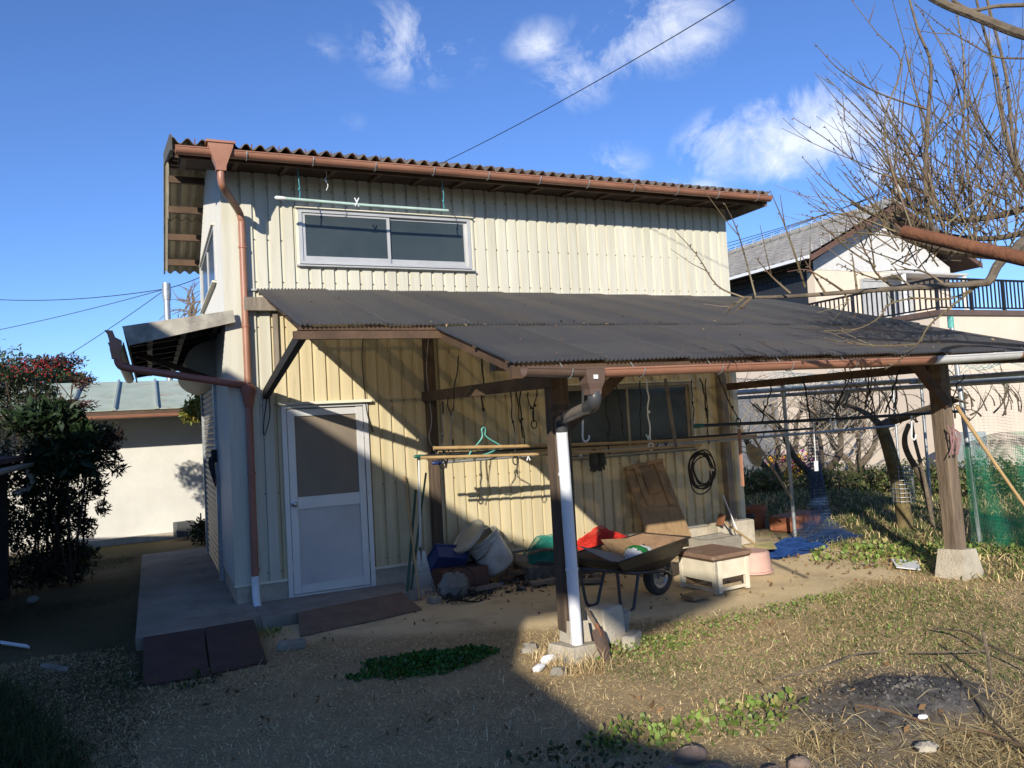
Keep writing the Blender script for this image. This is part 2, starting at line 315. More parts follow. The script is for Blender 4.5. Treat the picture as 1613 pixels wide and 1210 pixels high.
o_ = N(t, 'ShaderNodeOutputMaterial'); b_ = N(t, 'ShaderNodeBsdfPrincipled'); b_.inputs['Roughness'].default_value = .95; b_.inputs['Specular IOR Level'].default_value = .15
t.links.new(b_.outputs[0], o_.inputs['Surface'])
at_ = N(t, 'ShaderNodeAttribute', attribute_name='col'); sp_ = N(t, 'ShaderNodeSeparateColor'); t.links.new(at_.outputs['Color'], sp_.inputs[0])
tc_ = N(t, 'ShaderNodeTexCoord')
def nz_(scale, detail=8.0, lo=.35, hi=.65):
    n = N(t, 'ShaderNodeTexNoise', ins={'Scale': scale, 'Detail': detail, 'Roughness': .65}); t.links.new(tc_.outputs['Object'], n.inputs['Vector'])
    r = N(t, 'ShaderNodeMapRange', ins={'From Min': lo, 'From Max': hi}); t.links.new(n.outputs['Fac'], r.inputs['Value']); return r.outputs[0]
def mixc(f, a, b):
    n = N(t, 'ShaderNodeMix', data_type='RGBA')
    for i, v in ((0, f), (6, a), (7, b)):
        if isinstance(v, tuple): n.inputs[i].default_value = (*v, 1)
        elif isinstance(v, float): n.inputs[i].default_value = v
        else: t.links.new(v, n.inputs[i])
    return n.outputs[2]
thatch = mixc(nz_(2.5), mixc(nz_(40), (.32, .235, .125), (.46, .35, .19)), mixc(nz_(60), (.21, .157, .085), (.37, .275, .148)))
thatch = mixc(nz_(90, 4, .55, .75), thatch, (.56, .44, .245))
soil = mixc(nz_(1.6), mixc(nz_(30, 8, .3, .7), (.66, .52, .30), (.72, .575, .345)), mixc(nz_(45), (.58, .45, .26), (.66, .52, .305)))
soil = mixc(nz_(120, 3, .66, .74), soil, (.16, .125, .08)); soil = mixc(nz_(2.2, 9, .52, .72), soil, (.40, .31, .185))
mossc = mixc(nz_(5), (.085, .07, .036), mixc(nz_(25), (.085, .09, .028), (.055, .048, .028)))
ashc = mixc(nz_(14), mixc(nz_(80), (.016, .015, .015), (.05, .047, .044)), mixc(nz_(90), (.13, .12, .11), (.22, .205, .185)))
c_ = mixc(sp_.outputs[2], thatch, mossc); c_ = mixc(sp_.outputs[0], c_, soil); c_ = mixc(sp_.outputs[1], c_, ashc)
t.links.new(c_, b_.inputs['Base Color'])
bz_ = N(t, 'ShaderNodeTexNoise', ins={'Scale': 55.0, 'Detail': 8.0, 'Roughness': .7}); t.links.new(tc_.outputs['Object'], bz_.inputs['Vector'])
bn_ = N(t, 'ShaderNodeBump', ins={'Strength': .7, 'Distance': .02}); t.links.new(bz_.outputs['Fac'], bn_.inputs['Height']); t.links.new(bn_.outputs[0], b_.inputs['Normal'])
big('ground', V, F, gm, cols=cols, smooth=True, kind='structure')
# ================================================================== THE METAL SHED
shed = empty('metal_shed', (0, 0, 0), 'two storey cream ribbed metal shed with brown gutter and long upstairs window', 'shed')
BW, BD, RY, RZ = 6.16, 3.55, 1.75, 4.90      # width, depth, ridge y, ridge z (underside)
EYF, EZF, EYR, EZR = -.55, 4.30, 3.78, 3.98  # front eave y,z and rear eave y,z (underside)
def roof_z(y): return EZF + (RZ - EZF) * (y - EYF) / (RY - EYF) if y <= RY else RZ + (EZR - RZ) * (y - RY) / (EYR - RY)
c = MB(); poly = [(0.03, .03, .27), (0.03, BD, .27), (.03, BD, roof_z(BD) - .06), (.03, RY, RZ - .06), (.03, .03, roof_z(.03) - .06)]
c.prism(poly, (BW - .06, 0, 0)); c.build('wall_core', M['trim'], shed)
c = MB(); c.box((.0, -.012, -.1), (BW, BD - .02, .275)); c.build('foundation', M['conc_pale'], shed)
PITCH, DEP = .1315, .022
def strip_prof(a, b, pitch=PITCH, dep=DEP):
    k = [(0, 0), (.020, 0), (.030, -dep), (pitch - .007, -dep), (pitch - .001, 0), (pitch, 0)]
    def yy(u):
        for (u0, y0), (u1, y1) in zip(k, k[1:]):
            if u0 <= u <= u1: return y0 + (y1 - y0) * (u - u0) / max(1e-9, u1 - u0)
        return 0
    us = [a] + [u for u, _ in k if a + 1e-4 < u < b - 1e-4] + [b]
    return [(u - a, yy(u)) for u in us]
_cache = {}
def strip_mesh(a, b, h, m, pitch=PITCH, dep=DEP, slope=0.0):
    key = (round(a, 3), round(b, 3), round(h, 3), m.name, round(pitch, 4), round(slope, 3))
    if key not in _cache:
        pr = strip_prof(a, b, pitch, dep); poly = [(u, y, 0) for u, y in pr] + [(b - a, .004, 0), (0, .004, 0)]
        q = MB(); n = len(poly); top = [(u, y, h + slope * u) for u, y, _ in poly]
        q.add(poly + top, [tuple(range(n - 1, -1, -1)), tuple(range(n, 2 * n))] + [(i, (i + 1) % n, n + (i + 1) % n, n + i) for i in range(n)])
        _cache[key] = q.mesh('siding_panel', m)
    return _cache[key]
OPEN = [(.475, 1.335, .0, 1.965), (.69, 2.61, 3.36, 3.975), (3.52, 5.47, 1.20, 2.085)]
def front_strips(x0, x1, z0, z1, m, pitch):
    n = int(round((x1 - x0) / pitch)); pitch = (x1 - x0) / n
    for i in range(n):
        a, b = x0 + i * pitch, x0 + (i + 1) * pitch
        cuts = sorted({z0, z1} | {z for (u0, u1, v0, v1) in OPEN if u0 < b and u1 > a for z in (v0, v1) if z0 < z < z1})
        for za, zb in zip(cuts, cuts[1:]):
            segs = [(a, b)]
            for (u0, u1, v0, v1) in OPEN:
                if v0 < (za + zb) / 2 < v1: segs = [s for (p, q) in segs for s in ((p, min(q, u0)), (max(p, u1), q)) if s[1] - s[0] > .012]
            for (p, q) in segs: inst('siding_panel', strip_mesh(p - a, q - a, zb - za, M['cream'] if b < .5 else m, pitch), shed, (p, 0, za))
front_strips(.15, BW, 3.10, 4.36, M['cream'], .1315)
front_strips(.15, BW, .285, 3.095, M['tan'], .1315)
q = MB()
for z in (3.2, 3.62, 4.15, .36, 1.12, 1.98, 2.75):
    for i in range(45):
        x = .15 + (i + .09) * (BW - .15) / 46
        if any(u0 - .03 < x < u1 + .03 and v0 < z < v1 for (u0, u1, v0, v1) in OPEN): continue
        q.box((x - .005, -.007, z - .005), (x + .005, .001, z + .005))
q.build('siding_nails', M['wood_dark'], shed, kind='stuff')
# corner trims
c = MB(); c.box((-.012, -.022, .285), (.148, .004, 4.33)); c.build('corner_trim', M['cream'], shed)
c = MB(); c.box((BW - .06, -.024, .285), (BW + .012, .0, 3.09)); c.build('corner_trim', M['trim'], shed)
c = MB(); c.box((BW - .05, -.024, 3.10), (BW + .012, .0, 4.36)); c.build('corner_trim', M['cream'], shed)
c = MB(); c.box((-.02, -.035, .262), (.47, .0, .286)); c.box((1.34, -.035, .262), (BW, .0, .286)); c.build('base_flashing', M['trim'], shed)
c = MB(); c.bar((.24, -.03, 3.115), (BW + .01, -.03, 3.13), .03, .02); c.build('wall_flashing', M['alu'], shed)
# left wall: narrow white corrugation; the shutter opening is left free
LP = .085; n = int((BD - .0) / LP); lp = BD / n
for i in range(n):
    y0, y1 = i * lp, (i + 1) * lp
    zt0, zt1 = roof_z(y0) - .03, roof_z(y1) - .03
    zb = 2.30 if y1 > 1.40 else .285
    segs = [(zb, None)]
    if .74 < (y0 + y1) / 2 < 3.02: segs = [(zb, 3.36), (3.92, None)]
    for (za, zc) in segs:
        if zc is None: me = strip_mesh(0, lp, zt1 - za, M['white_siding'], lp, .012, (zt0 - zt1) / lp)
        else: me = strip_mesh(0, lp, zc - za, M['white_siding'], lp, .012)
        inst('siding_panel', me, shed, (-.002, y1, za), (0, 0, -math.pi / 2))
# left wall window with a bent-up flashing
c = MB(); c.box((-.03, .74, 3.34), (.0, 3.02, 3.37)); c.box((-.03, .74, 3.90), (0, 3.02, 3.93)); c.box((-.03, .74, 3.37), (0, .78, 3.90)); c.box((-.03, 2.98, 3.37), (0, 3.02, 3.90)); c.box((-.025, 1.87, 3.37), (0, 1.91, 3.90))
lw = c.build('window', M['alu'], shed)
c = MB(); c.box((-.012, .78, 3.37), (.0, 2.98, 3.90)); c.build('pane', M['glass_dark'], lw)
c = MB(); c.bar((-.035, .74, 3.335), (-.035, 3.02, 3.335), .05, .02); c.build('sill', M['trim'], lw)
c = MB(); c.bar((-.03, .74, 3.945), (-.03, 3.02, 3.945), .04, .015); c.build('hood', M['trim'], lw)
# roller shutter
rs = empty('roller_shutter', (0, 0, 0)); rs.parent = shed
c = MB(); pr = [(0, 0), (-.010, .006), (-.016, .022), (-.014, .045), (-.004, .060), (0, .068)]
poly = [(x, 0, z) for x, z in pr] + [(.006, 0, .068), (.006, 0, 0)]; c.prism(poly, (0, 2.2, 0)); sm = c.mesh('slat', bare('shutter_slat', .20, .19, .17, .5))
for i in range(31): inst('slat', sm, rs, (-.012, 1.46, .10 + i * .071))
c = MB(); c.bbox((-.05, 1.385, .05), (.0, 1.46, 2.32), .006); c.build('guide_rail', M['galv'], rs)
c = MB(); c.bbox((-.05, 3.66, .05), (.0, 3.73, 2.32), .006); c.build('guide_rail', M['galv'], rs)
c = MB(); arc = [(-.33 * math.sin(a), 0, 2.53 + .24 * math.cos(a)) for a in [math.pi * k / 12 for k in range(13)]]
c.prism([(p[0], 1.25, p[2]) for p in arc], (0, 2.6, 0)); c.build('shutter_box', bare('shutter_box', .34, .32, .27, .6), rs, True)
# door
dr = empty('door', (0, 0, 0)); dr.parent = shed
c = MB(); c.box((.475, -.045, .10), (.52, .02, 1.94)); c.box((1.29, -.045, .10), (1.335, .02, 1.94)); c.box((.475, -.045, 1.94), (1.335, .02, 1.965)); c.box((.52, -.04, .10), (1.29, .02, .115)); c.build('frame', M['alu_door'], dr)
c = MB(); c.bar((.44, -.05, 1.985), (1.37, -.05, 1.985), .09, .028); c.build('drip_cap', M['trim'], dr)
c = MB(); c.bbox((.525, -.032, .12), (.60, .004, 1.93), .004); c.bbox((1.215, -.032, .12), (1.285, .004, 1.93), .004); c.box((.60, -.030, 1.86), (1.215, .003, 1.925)); c.box((.60, -.030, .945), (1.215, .003, 1.06)); c.box((.60, -.030, .125), (1.215, .003, .205)); c.build('leaf', M['alu_door'], dr)
c = MB(); c.box((.60, -.012, 1.06), (1.215, -.004, 1.86)); c.build('pane', M['glass_door'], dr)
c = MB(); c.box((.60, -.014, .205), (1.215, -.004, .945)); c.build('panel', M['door_panel'], dr)
c = MB(); Mk = Matrix.Translation((.562, -.03, 1.0)) @ Matrix.Rotation(math.pi / 2, 4, 'X'); c.lathe([(0, 0), (.030, 0), (.030, .006), (.012, .010), (.012, .03), (.024, .038), (.028, .052), (.024, .064), (.012, .070), (0, .071)], 16, Mk); c.build('knob', M['steel'], dr, True)
c = MB(); c.box((.515, -.038, .35), (.53, -.03, .45)); c.box((1.28, -.04, .35), (1.295, -.03, .45)); c.box((1.28, -.04, 1.6), (1.295, -.03, 1.7)); c.build('hinge', M['steel'], dr)
# windows in the front wall
def window(name, x0, x1, z0, z1, fm, gm_, sash=.032, bottom=.055, sill=True):
    wn = empty(name, (0, 0, 0)); wn.parent = shed; xm = (x0 + x1) / 2
    q = MB(); q.box((x0, -.04, z0), (x0 + .035, .03, z1)); q.box((x1 - .035, -.04, z0), (x1, .03, z1)); q.box((x0 + .035, -.041, z1 - .035), (x1 - .035, .03, z1)); q.box((x0 + .035, -.041, z0), (x1 - .035, .03, z0 + .025)); q.build('frame', fm, wn)
    for (a, b, y) in ((x0 + .036, xm + .018, -.026), (xm - .018, x1 - .036, -.004)):
        q = MB(); q.box((a, y, z0 + .026), (a + sash, y + .02, z1 - .036)); q.box((b - sash, y, z0 + .026), (b, y + .02, z1 - .036)); q.box((a + sash, y, z0 + .026), (b - sash, y + .019, z0 + .026 + bottom)); q.box((a + sash, y, z1 - .036 - sash * .7), (b - sash, y + .019, z1 - .036)); sa = q.build('sash', fm, wn)
        q = MB(); q.box((a + sash - .002, y + .008, z0 + .026 + bottom - .002), (b - sash + .002, y + .013, z1 - .036 - sash * .7 + .002)); q.build('pane', gm_, sa)
    if sill:
        q = MB(); q.prism([(x0 - .03, -.075, z0 - .03), (x0 - .03, -.075, z0 - .018), (x0 - .03, 0, z0 + .002), (x0 - .03, 0, z0 - .03)], (x1 - x0 + .06, 0, 0)); q.build('sill', fm, wn)
    q = MB(); q.box((x0 - .028, -.03, z0 - .02), (x0 - .001, 0, z1 + .02)); q.box((x1 + .001, -.03, z0 - .02), (x1 + .028, 0, z1 + .02)); q.prism([(x0 - .03, -.07, z1 + .002), (x0 - .03, -.07, z1 + .012), (x0 - .03, 0, z1 + .03), (x0 - .03, 0, z1 + .002)], (x1 - x0 + .06, 0, 0)); q.build('trim', M['trim'], wn)
    return wn
window('window', .72, 2.58, 3.39, 3.95, M['alu'], M['glass_dark'])
window('window', 3.55, 5.44, 1.25, 2.06, bare('bronze_alu', .33, .29, .21, .5, .2), M['glass_shade'], bottom=.05)
# roof: wavy slate sheets, purlins, fascia, barge boards
XL, XR = -.44, 6.40
def slate_mesh(wd, L, amp=.026, waves=7, th=.008):
    q = MB(); n = waves * 8; vs = []; fs = []
    for s in (0, 1):
        for j in (0, 1):
            for i in range(n + 1): vs.append((wd * i / n, L * j, amp * math.cos(2 * math.pi * i / 8) + (th if s else 0)))
    k = n + 1
    top = [(2 * k + i, 2 * k + i + 1, 3 * k + i + 1, 3 * k + i) for i in range(n)]; bot = [(i, k + i, k + i + 1, i + 1) for i in range(n)]
    side = [(i, i + 1, 2 * k + i + 1, 2 * k + i) for i in range(n)] + [(k + i, 3 * k + i, 3 * k + i + 1, k + i + 1) for i in range(n)] + [(0, 2 * k, 3 * k, k), (n, k + n, 3 * k + n, 2 * k + n)]
    q.add(vs, top + side); q.cur = 1; q.add([], []); b0 = 0
    q.f += bot; q.mi += [1] * len(bot)
    return q.mesh('roof_sheet', [M['slate'], M['slate_under']], True)
NS = 8; SWD = (XR - XL) / NS
lf = math.hypot(RY - EYF, RZ - EZF); af = math.atan2(RZ - EZF, RY - EYF)
lr = math.hypot(EYR - RY, RZ - EZR); ar = math.atan2(RZ - EZR, EYR - RY)
sl_f = [slate_mesh(SWD * 1.02, lf / 2 + .04), slate_mesh(SWD * 1.02, lf / 2 + .04)]; sl_r = slate_mesh(SWD * 1.02, lr / 2 + .04)
for i in range(NS):
    x = XL + i * SWD
    for j in range(2):
        inst('roof_sheet', sl_f[j], shed, (x, EYF - .05 + j * lf / 2 * math.cos(af), EZF + .045 - .013 + j * (lf / 2 * math.sin(af) + .012) + (i % 2) * .004), (af, 0, 0))
        inst('roof_sheet', sl_r, shed, (x, RY + (1 - j) * lr / 2 * math.cos(ar), RZ + .06 - (1 - j) * (lr / 2 * math.sin(ar)) + j * .012), (-ar, 0, 0))
c = MB(); c.tube([(XL, RY, RZ + .075), (XR, RY, RZ + .075)], .07, 10); c.build('ridge_cap', M['slate'], shed, True)
for i in range(27):      # hook bolts standing on the slate near the eave
    x = XL + .2 + i * .251
    c = MB(); c.tube([(x, -.33, 4.36), (x, -.335, 4.46)], .006, 5); c.build('roof_bolt', M['rust'], shed)
for y in (-.42, .25, 1.0, 1.62):
    c = MB(); c.box((XL + .03, y - .025, roof_z(y) - .075), (XR - .03, y + .025, roof_z(y) + .006)); c.build('purlin', M['wood_brown'], shed)
for y in (1.95, 2.45, 2.95, 3.45):
    c = MB(); c.box((XL + .03, y - .025, roof_z(y) - .085), (.05, y + .025, roof_z(y) - .004)); c.build('purlin', M['wood_brown'], shed)
c = MB(); c.box((XL + .02, -.50, 4.215), (XR - .04, -.475, 4.30)); c.build('fascia', M['wood_brown'], shed)
c = MB(); c.box((XL + .06, -.475, 4.285), (XR - .05, .0, 4.296)); c.build('soffit', M['wood_dark'], shed)
for x in [XL + .1 + .455 * k for k in range(15)]:
    c = MB(); c.bar((x, -.47, 4.25), (x, -.0, 4.30), .045, .05); c.build('rafter_end', M['wood_brown'], shed)
for (ya, yb) in ((EYF - .02, RY), (RY, EYR)):
    c = MB(); c.bar((XL - .012, ya, roof_z(ya) + .03), (XL - .012, yb, roof_z(yb) + .03), .02, .135 if ya < 0 else .06); c.build('barge_board', bare('barge', .10, .095, .085, .8) if ya < 0 else M['awning_edge'], shed)
c = MB(); c.box((XR - .02, EYF, 4.20), (XR, .3, 4.36)); c.build('barge_board', M['wood_grey'], shed)
# gutters: half round section
def gutter_mesh(p, q, r, name, m, parent, th=.004, seg=10):
    p, q = Vector(p), Vector(q); d = (q - p).normalized(); sd_ = d.cross(Vector((0, 0, 1))).normalized(); up = sd_.cross(d); c_ = MB(); n = seg + 1; vs = []
    for e in (p, q):
        for rr in (r, r - th):
            for k in range(n):
                a = math.pi + math.pi * k / seg; vs.append(e + sd_ * math.cos(a) * rr + up * math.sin(a) * rr)
        
    fs = []
    o0, i0, o1, i1 = 0, n, 2 * n, 3 * n
    for k in range(seg):
        fs += [(o0 + k, o0 + k + 1, o1 + k + 1, o1 + k), (i0 + k, i1 + k, i1 + k + 1, i0 + k + 1), (o0 + k, i0 + k, i0 + k + 1, o0 + k + 1), (o1 + k, o1 + k + 1, i1 + k + 1, i1 + k)]
    fs += [(o0, o1, i1, i0), (o0 + seg, i0 + seg, i1 + seg, o1 + seg)]
    c_.add(vs, fs); o = c_.build(name, m, parent, True)
    r_ = MB(); r_.tube([p + sd_ * r, q + sd_ * r], .007, 6); r_.tube([p - sd_ * r, q - sd_ * r], .006, 6); r_.build('rolled_edge', m, o, True)
    return o
gt = gutter_mesh((XL + .02, -.585, 4.275), (XR + .01, -.585, 4.30), .058, 'gutter', M['copper'], shed)
for k in range(11):
    x = .18 + k * .60; z = 4.275 + .025 * (x / 6.8)
    c = MB(); c.tube([(x, -.585 + .064 * math.cos(a), z + .064 * math.sin(a)) for a in [math.pi + math.pi * j / 8 for j in range(9)]] + [(x, -.50, z + .04)], .006, 5); c.build('bracket', M['galv'], gt)
# hopper and downpipe
dp = empty('downpipe', (0, 0, 0)); dp.parent = shed
hx, hy = -.045, -.60
c = MB()
def sq(z, w_, d_): return [(hx - w_, hy - d_, z), (hx + w_, hy - d_, z), (hx + w_, hy + d_, z), (hx - w_, hy + d_, z)]
rings = [sq(4.345, .125, .085), sq(4.325, .125, .085), sq(4.322, .108, .072), sq(4.29, .104, .070), sq(4.13, .045, .045), sq(4.085, .042, .042)]
vs = sum(rings, []); fs = [(0, 1, 2, 3)]
for i in range(5):
    for k in range(4): fs.append((i * 4 + k, i * 4 + (k + 1) % 4, i * 4 + 4 + (k + 1) % 4, i * 4 + 4 + k))
c.add(vs, fs); c.build('hopper', M['copper'], dp)
pp = catm([(hx, hy, 4.10), (hx, hy, 4.0), (hx + .03, hy + .06, 3.94), (.13, -.16, 3.99 - .12), (.165, -.10, 3.80), (.17, -.085, 3.70), (.17, -.085, 3.2), (.17, -.085, 2.2)], 5)
c = MB(); c.tube(pp, .034, 12); c.build('pipe', M['copper'], dp, True)
c = MB(); c.tube([(.17, -.085, 2.16), (.165, -.085, .34)], .034, 12); c.build('pipe', M['pipe_red'], dp, True)
c = MB(); c.lathe([(.034, 1.96), (.040, 1.97), (.062, 2.10), (.072, 2.12), (.072, 2.17), (.05, 2.17), (.05, 2.19), (.036, 2.19)], 14, Matrix.Translation((.17, -.085, 0))); c.build('funnel', M['pipe_red'], dp, True)
for z in (3.52, 2.75, 1.33, .42):
    c = MB(); c.lathe([(.034, z - .012), (.040, z - .010), (.040, z + .010), (.034, z + .012)], 12, Matrix.Translation((.17, -.085, 0))); c.tube([(.17, -.05, z), (.17, 0, z)], .008, 5); c.build('clamp', M['pipe_red'], dp, True)
c = MB(); c.tube(catm([(.165, -.085, .36), (.165, -.09, .24), (.165, -.13, .12), (.17, -.20, .06)], 4), .038, 12); c.build('elbow', M['pvc'], dp, True)
c = MB(); c.tube([(.17, -.19, .07), (.172, -.26, .025)], .041, 12); c.build('outlet', bare('grey_pvc', .22, .22, .22, .5), dp, True)
# awning over the shutter
aw = empty('awning', (0, 0, 0)); aw.parent = shed
Y0, Y1 = -.12, 4.9
c = MB(); c.prism([(-.89, Y0 + .03, 2.72), (.0, Y0 + .03, 2.865), (.0, Y0 + .03, 2.845), (-.89, Y0 + .03, 2.70)], (0, Y1 - Y0, 0)); c.cur = 0; c.build('roof_sheet', M['slate'], aw)
c = MB(); c.prism([(-.87, Y0 + .04, 2.693), (-.01, Y0 + .04, 2.838), (-.01, Y0 + .04, 2.834), (-.87, Y0 + .04, 2.689)], (0, Y1 - Y0 - .1, 0)); c.build('lining_board', M['black_wood'], aw)
c = MB(); c.prism([(-.90, Y0, 2.745), (.055, Y0, 2.90), (.075, Y0, 2.785), (-.85, Y0, 2.57)], (0, .028, 0)); c.build('fascia', M['awning_edge'], aw)
c = MB(); c.prism([(-.885, Y0 + .03, 2.70), (-.865, Y0 + .03, 2.70), (-.845, Y0 + .03, 2.57), (-.865, Y0 + .03, 2.57)], (0, Y1 - Y0, 0)); c.build('fascia', M['wood_dark'], aw)
for i in range(9):
    y = Y0 + .06 + i * .6; c = MB(); c.bar((-.86, y, 2.655), (0.0, y, 2.80), .045, .06); c.build('rafter', M['black_wood'], aw)
for k in range(3):
    x = -.7 + k * .3; c = MB(); c.box((x, Y0 + .05, 2.66 + k * .05), (x + .05, Y1, 2.695 + k * .05)); c.build('purlin', M['black_wood'], aw)
c = MB(); c.bar((-.80, 1.15, 2.62), (0.0, 1.15, 2.30), .05, .06); c.build('bracket', M['wood_dark'], aw)
ag = gutter_mesh((-.955, Y0 + .05, 2.60), (-.955, Y1, 2.62), .06, 'gutter', bare('pale_gutter', .42, .38, .31, .6), aw)
hx, hy = -.955, -.13
c = MB(); rings = [[(hx - .085, hy - .045, 2.705), (hx - .02, hy - .045, 2.70), (hx - .02, hy + .045, 2.70), (hx - .085, hy + .045, 2.705)], [(hx - .065, hy - .045, 2.675), (hx + .0, hy - .045, 2.64), (hx + .0, hy + .045, 2.64), (hx - .065, hy + .045, 2.675)], [(hx - .05, hy - .048, 2.61), (hx + .05, hy - .048, 2.61), (hx + .05, hy + .048, 2.61), (hx - .05, hy + .048, 2.61)], sq(2.53, .048, .045), sq(2.47, .037, .037), sq(2.45, .036, .036)]
vs = sum(rings, []); fs = [(0, 1, 2, 3)]
for i in range(len(rings) - 1):
    for k in range(4): fs.append((i * 4 + k, i * 4 + (k + 1) % 4, i * 4 + 4 + (k + 1) % 4, i * 4 + 4 + k))
c.add(vs, fs); c.build('hopper', M['copper'], aw)
c = MB(); c.tube(catm([(-.945, -.13, 2.47), (-.93, -.13, 2.40), (-.86, -.13, 2.365), (-.5, -.13, 2.295), (.0, -.115, 2.20), (.10, -.10, 2.185), (.15, -.09, 2.17)], 5), .035, 12); c.build('pipe', M['pipe_red'], aw, True)
c = MB()
for k in range(5):
    r0 = .05 + .012 * k; c.tube(catm([(-.06, 1.36, 1.52), (-.08 - .01 * k, 1.33 + .01 * k, 1.42), (-.07, 1.30, 1.30 - .03 * k), (-.06, 1.40 + .01 * k, 1.26 - .02 * k), (-.06, 1.44, 1.38), (-.06, 1.38, 1.52)], 5), .008, 5)
c.box((-.09, 1.36, 1.42), (-.03, 1.42, 1.56))
c.build('cable_coil', M['black_cord'], None, False, 'small black cable bunch hanging on the shutter rail', 'cable')
# concrete aprons (setting)
c = MB(); c.prism([(-.86, -.80, -.05), (.13, -.76, -.05), (.13, .02, -.05), (0.02, .02, -.05), (0.02, 4.4, -.05), (-.86, 4.4, -.05)], (0, 0, .15)); c.build('pavement', M['conc_slab'], None, kind='structure')
c = MB(); c.prism([(.134, -.76, -.05), (1.66, -.52, -.05), (1.60, -.03, -.05), (.134, -.03, -.05)], (0, 0, .145)); c.build('door_step', M['conc'], None, kind='structure')
# ================================================================== THE LEAN-TO
lt = empty('lean_to', (1.3, 0, 0), 'timber lean-to with dark grey corrugated roof on two posts, built against the shed', 'lean-to')
lt.location = (0, 0, 0)
SLP = .285
def lz(y): return 3.12 + SLP * y
LA = math.atan(SLP); CA = math.cos(LA)
def corr_mesh(wd, L, pitch=.0325, amp=.0105, tilt=.012):
    n = int(round(wd / pitch)) * 6; x = np.linspace(0, wd, n + 1); z = amp * np.cos(2 * np.pi * x / pitch) + tilt * (x / wd)
    vs = [(a, 0, b) for a, b in zip(x, z)] + [(a, L / 2, b) for a, b in zip(x, z)] + [(a, L, b) for a, b in zip(x, z)]
    k = n + 1; fs = [(j * k + i, j * k + i + 1, (j + 1) * k + i + 1, (j + 1) * k + i) for j in (0, 1) for i in range(n)]
    q = MB(); q.add(vs, fs); return q.mesh('roof_sheet', M['poly'], True)
def sheet_row(x0, x1, y_lo, y_hi, dz, width=.65, shorten=0):
    L = (y_hi - y_lo) / CA; me = corr_mesh(width + .035, L); i = 0; x = x0
    while x < x1 - .05:
        wd = min(width, x1 - x); m_ = me if wd > width - .01 else corr_mesh(wd, L)
        inst('roof_sheet', m_, lt, (x, y_lo + random.uniform(-.012, .008), lz(y_lo) + dz + random.uniform(-.002, .002)), (LA, 0, 0)); x += width
sheet_row(.27, 6.62, -2.375, -.02, .012)
sheet_row(1.285, 6.62, -3.74, -2.30, -.004)
q = MB()
for y in (-.12, -.8, -1.55, -2.30, -3.1, -3.62):
    for i in range(40):
        x = .35 + i * .326
        if x > 6.55 or (y < -2.35 and x < 1.33): continue
        z = lz(y) + .018; q.add([(x + .005, y, z), (x, y + .005, z), (x - .005, y, z), (x, y - .005, z), (x, y, z + .012)], [(0, 1, 4), (1, 2, 4), (2, 3, 4), (3, 0, 4)])
q.build('roof_screws', M['rust'], lt, kind='stuff')
for x in (.40, .95, 1.36, 1.95, 2.60, 3.25, 3.90, 4.55, 5.20, 5.85, 6.5):
    yl = -3.66 if x > 1.2 else -2.31
    c = MB(); c.bar((x, yl, lz(yl) - .068), (x, -.04, lz(-.04) - .068), .045, .062); c.build('rafter', M['wood_brown'], lt)
for (y, x0) in ((-.12, .3), (-.8, .3), (-1.55, .3), (-2.32, .28), (-3.1, 1.3), (-3.62, 1.3)):
    c = MB(); c.box((x0, y - .02, lz(y) - .036), (6.58, y + .02, lz(y) - .012)); c.build('purlin', M['wood_brown'], lt)
c = MB(); c.box((.24, -2.365, lz(-2.34) - .098), (1.36, -2.325, lz(-2.34) - .040)); c.build('eave_beam', M['wood_brown'], lt)
c = MB(); c.box((1.52, -2.96, lz(-2.9) - .235), (6.55, -2.84, lz(-2.9) - .102)); c.build('eave_beam', M['wood_old'], lt)
c = MB(); c.box((1.30, -3.69, lz(-3.66) - .125), (6.6, -3.665, lz(-3.66) - .045)); c.build('fascia', M['wood_brown'], lt)
# posts
def post(p, q, w_, m): 
    c = MB(); c.bar(p, q, w_, w_, (0, 1, 0), .008); return c.build('post', m, lt)
post((2.015, -2.9, .16), (2.015, -2.9, 2.06), .135, M['wood_post'])
post((6.18, -2.9, .20), (6.13, -2.9, 2.06), .138, M['wood_old'])
post((2.0, -.10, .02), (2.0, -.10, 3.0), .10, M['wood_post'])
post((5.90, -.08, .1), (5.86, -.08, 3.0), .10, M['wood_grey'])
c = MB(); c.bar((1.96, -2.98, 1.97), (1.94, -.06, 2.0), .045, .10); c.build('tie_beam', M['wood_brown'], lt)
c = MB(); c.bar((5.94, -.06, 1.97), (6.06, -2.85, 1.98), .045, .085); c.build('tie_beam', M['wood_brown'], lt)
c = MB(); c.bar((2.06, -2.9, 1.60), (2.62, -2.9, 2.04), .04, .075); c.build('brace', M['wood_brown'], lt)
c = MB(); c.bar((6.10, -2.99, 1.62), (5.66, -2.99, 2.06), .05, .09); c.build('brace', M['wood_brown'], lt)
c = MB(); c.bar((.337, -2.30, 2.44), (.337, -.02, 2.085), .055, .085); c.build('brace', M['black_wood'], lt)
c = MB(); c.box((.43, -.06, 2.30), (.475, -.018, 2.96)); c.build('wall_batten', M['wood_grey'], lt)
c = MB(); c.box((.16, -.12, 2.90), (.5, -.04, 3.03)); c.build('wall_plate', M['wood_grey'], lt)
c = MB(); c.box((.5, -.075, 2.93), (6.5, -.018, 3.03)); c.build('wall_plate', M['wood_brown'], lt)
# the thin pale prop leaning from the window pole up to the roof
c = MB(); c.bar(P(1048, 597, y=-1.6), P(1065, 705, y=-1.3), .03, .03); c.build('prop', M['wood_grey'], lt)
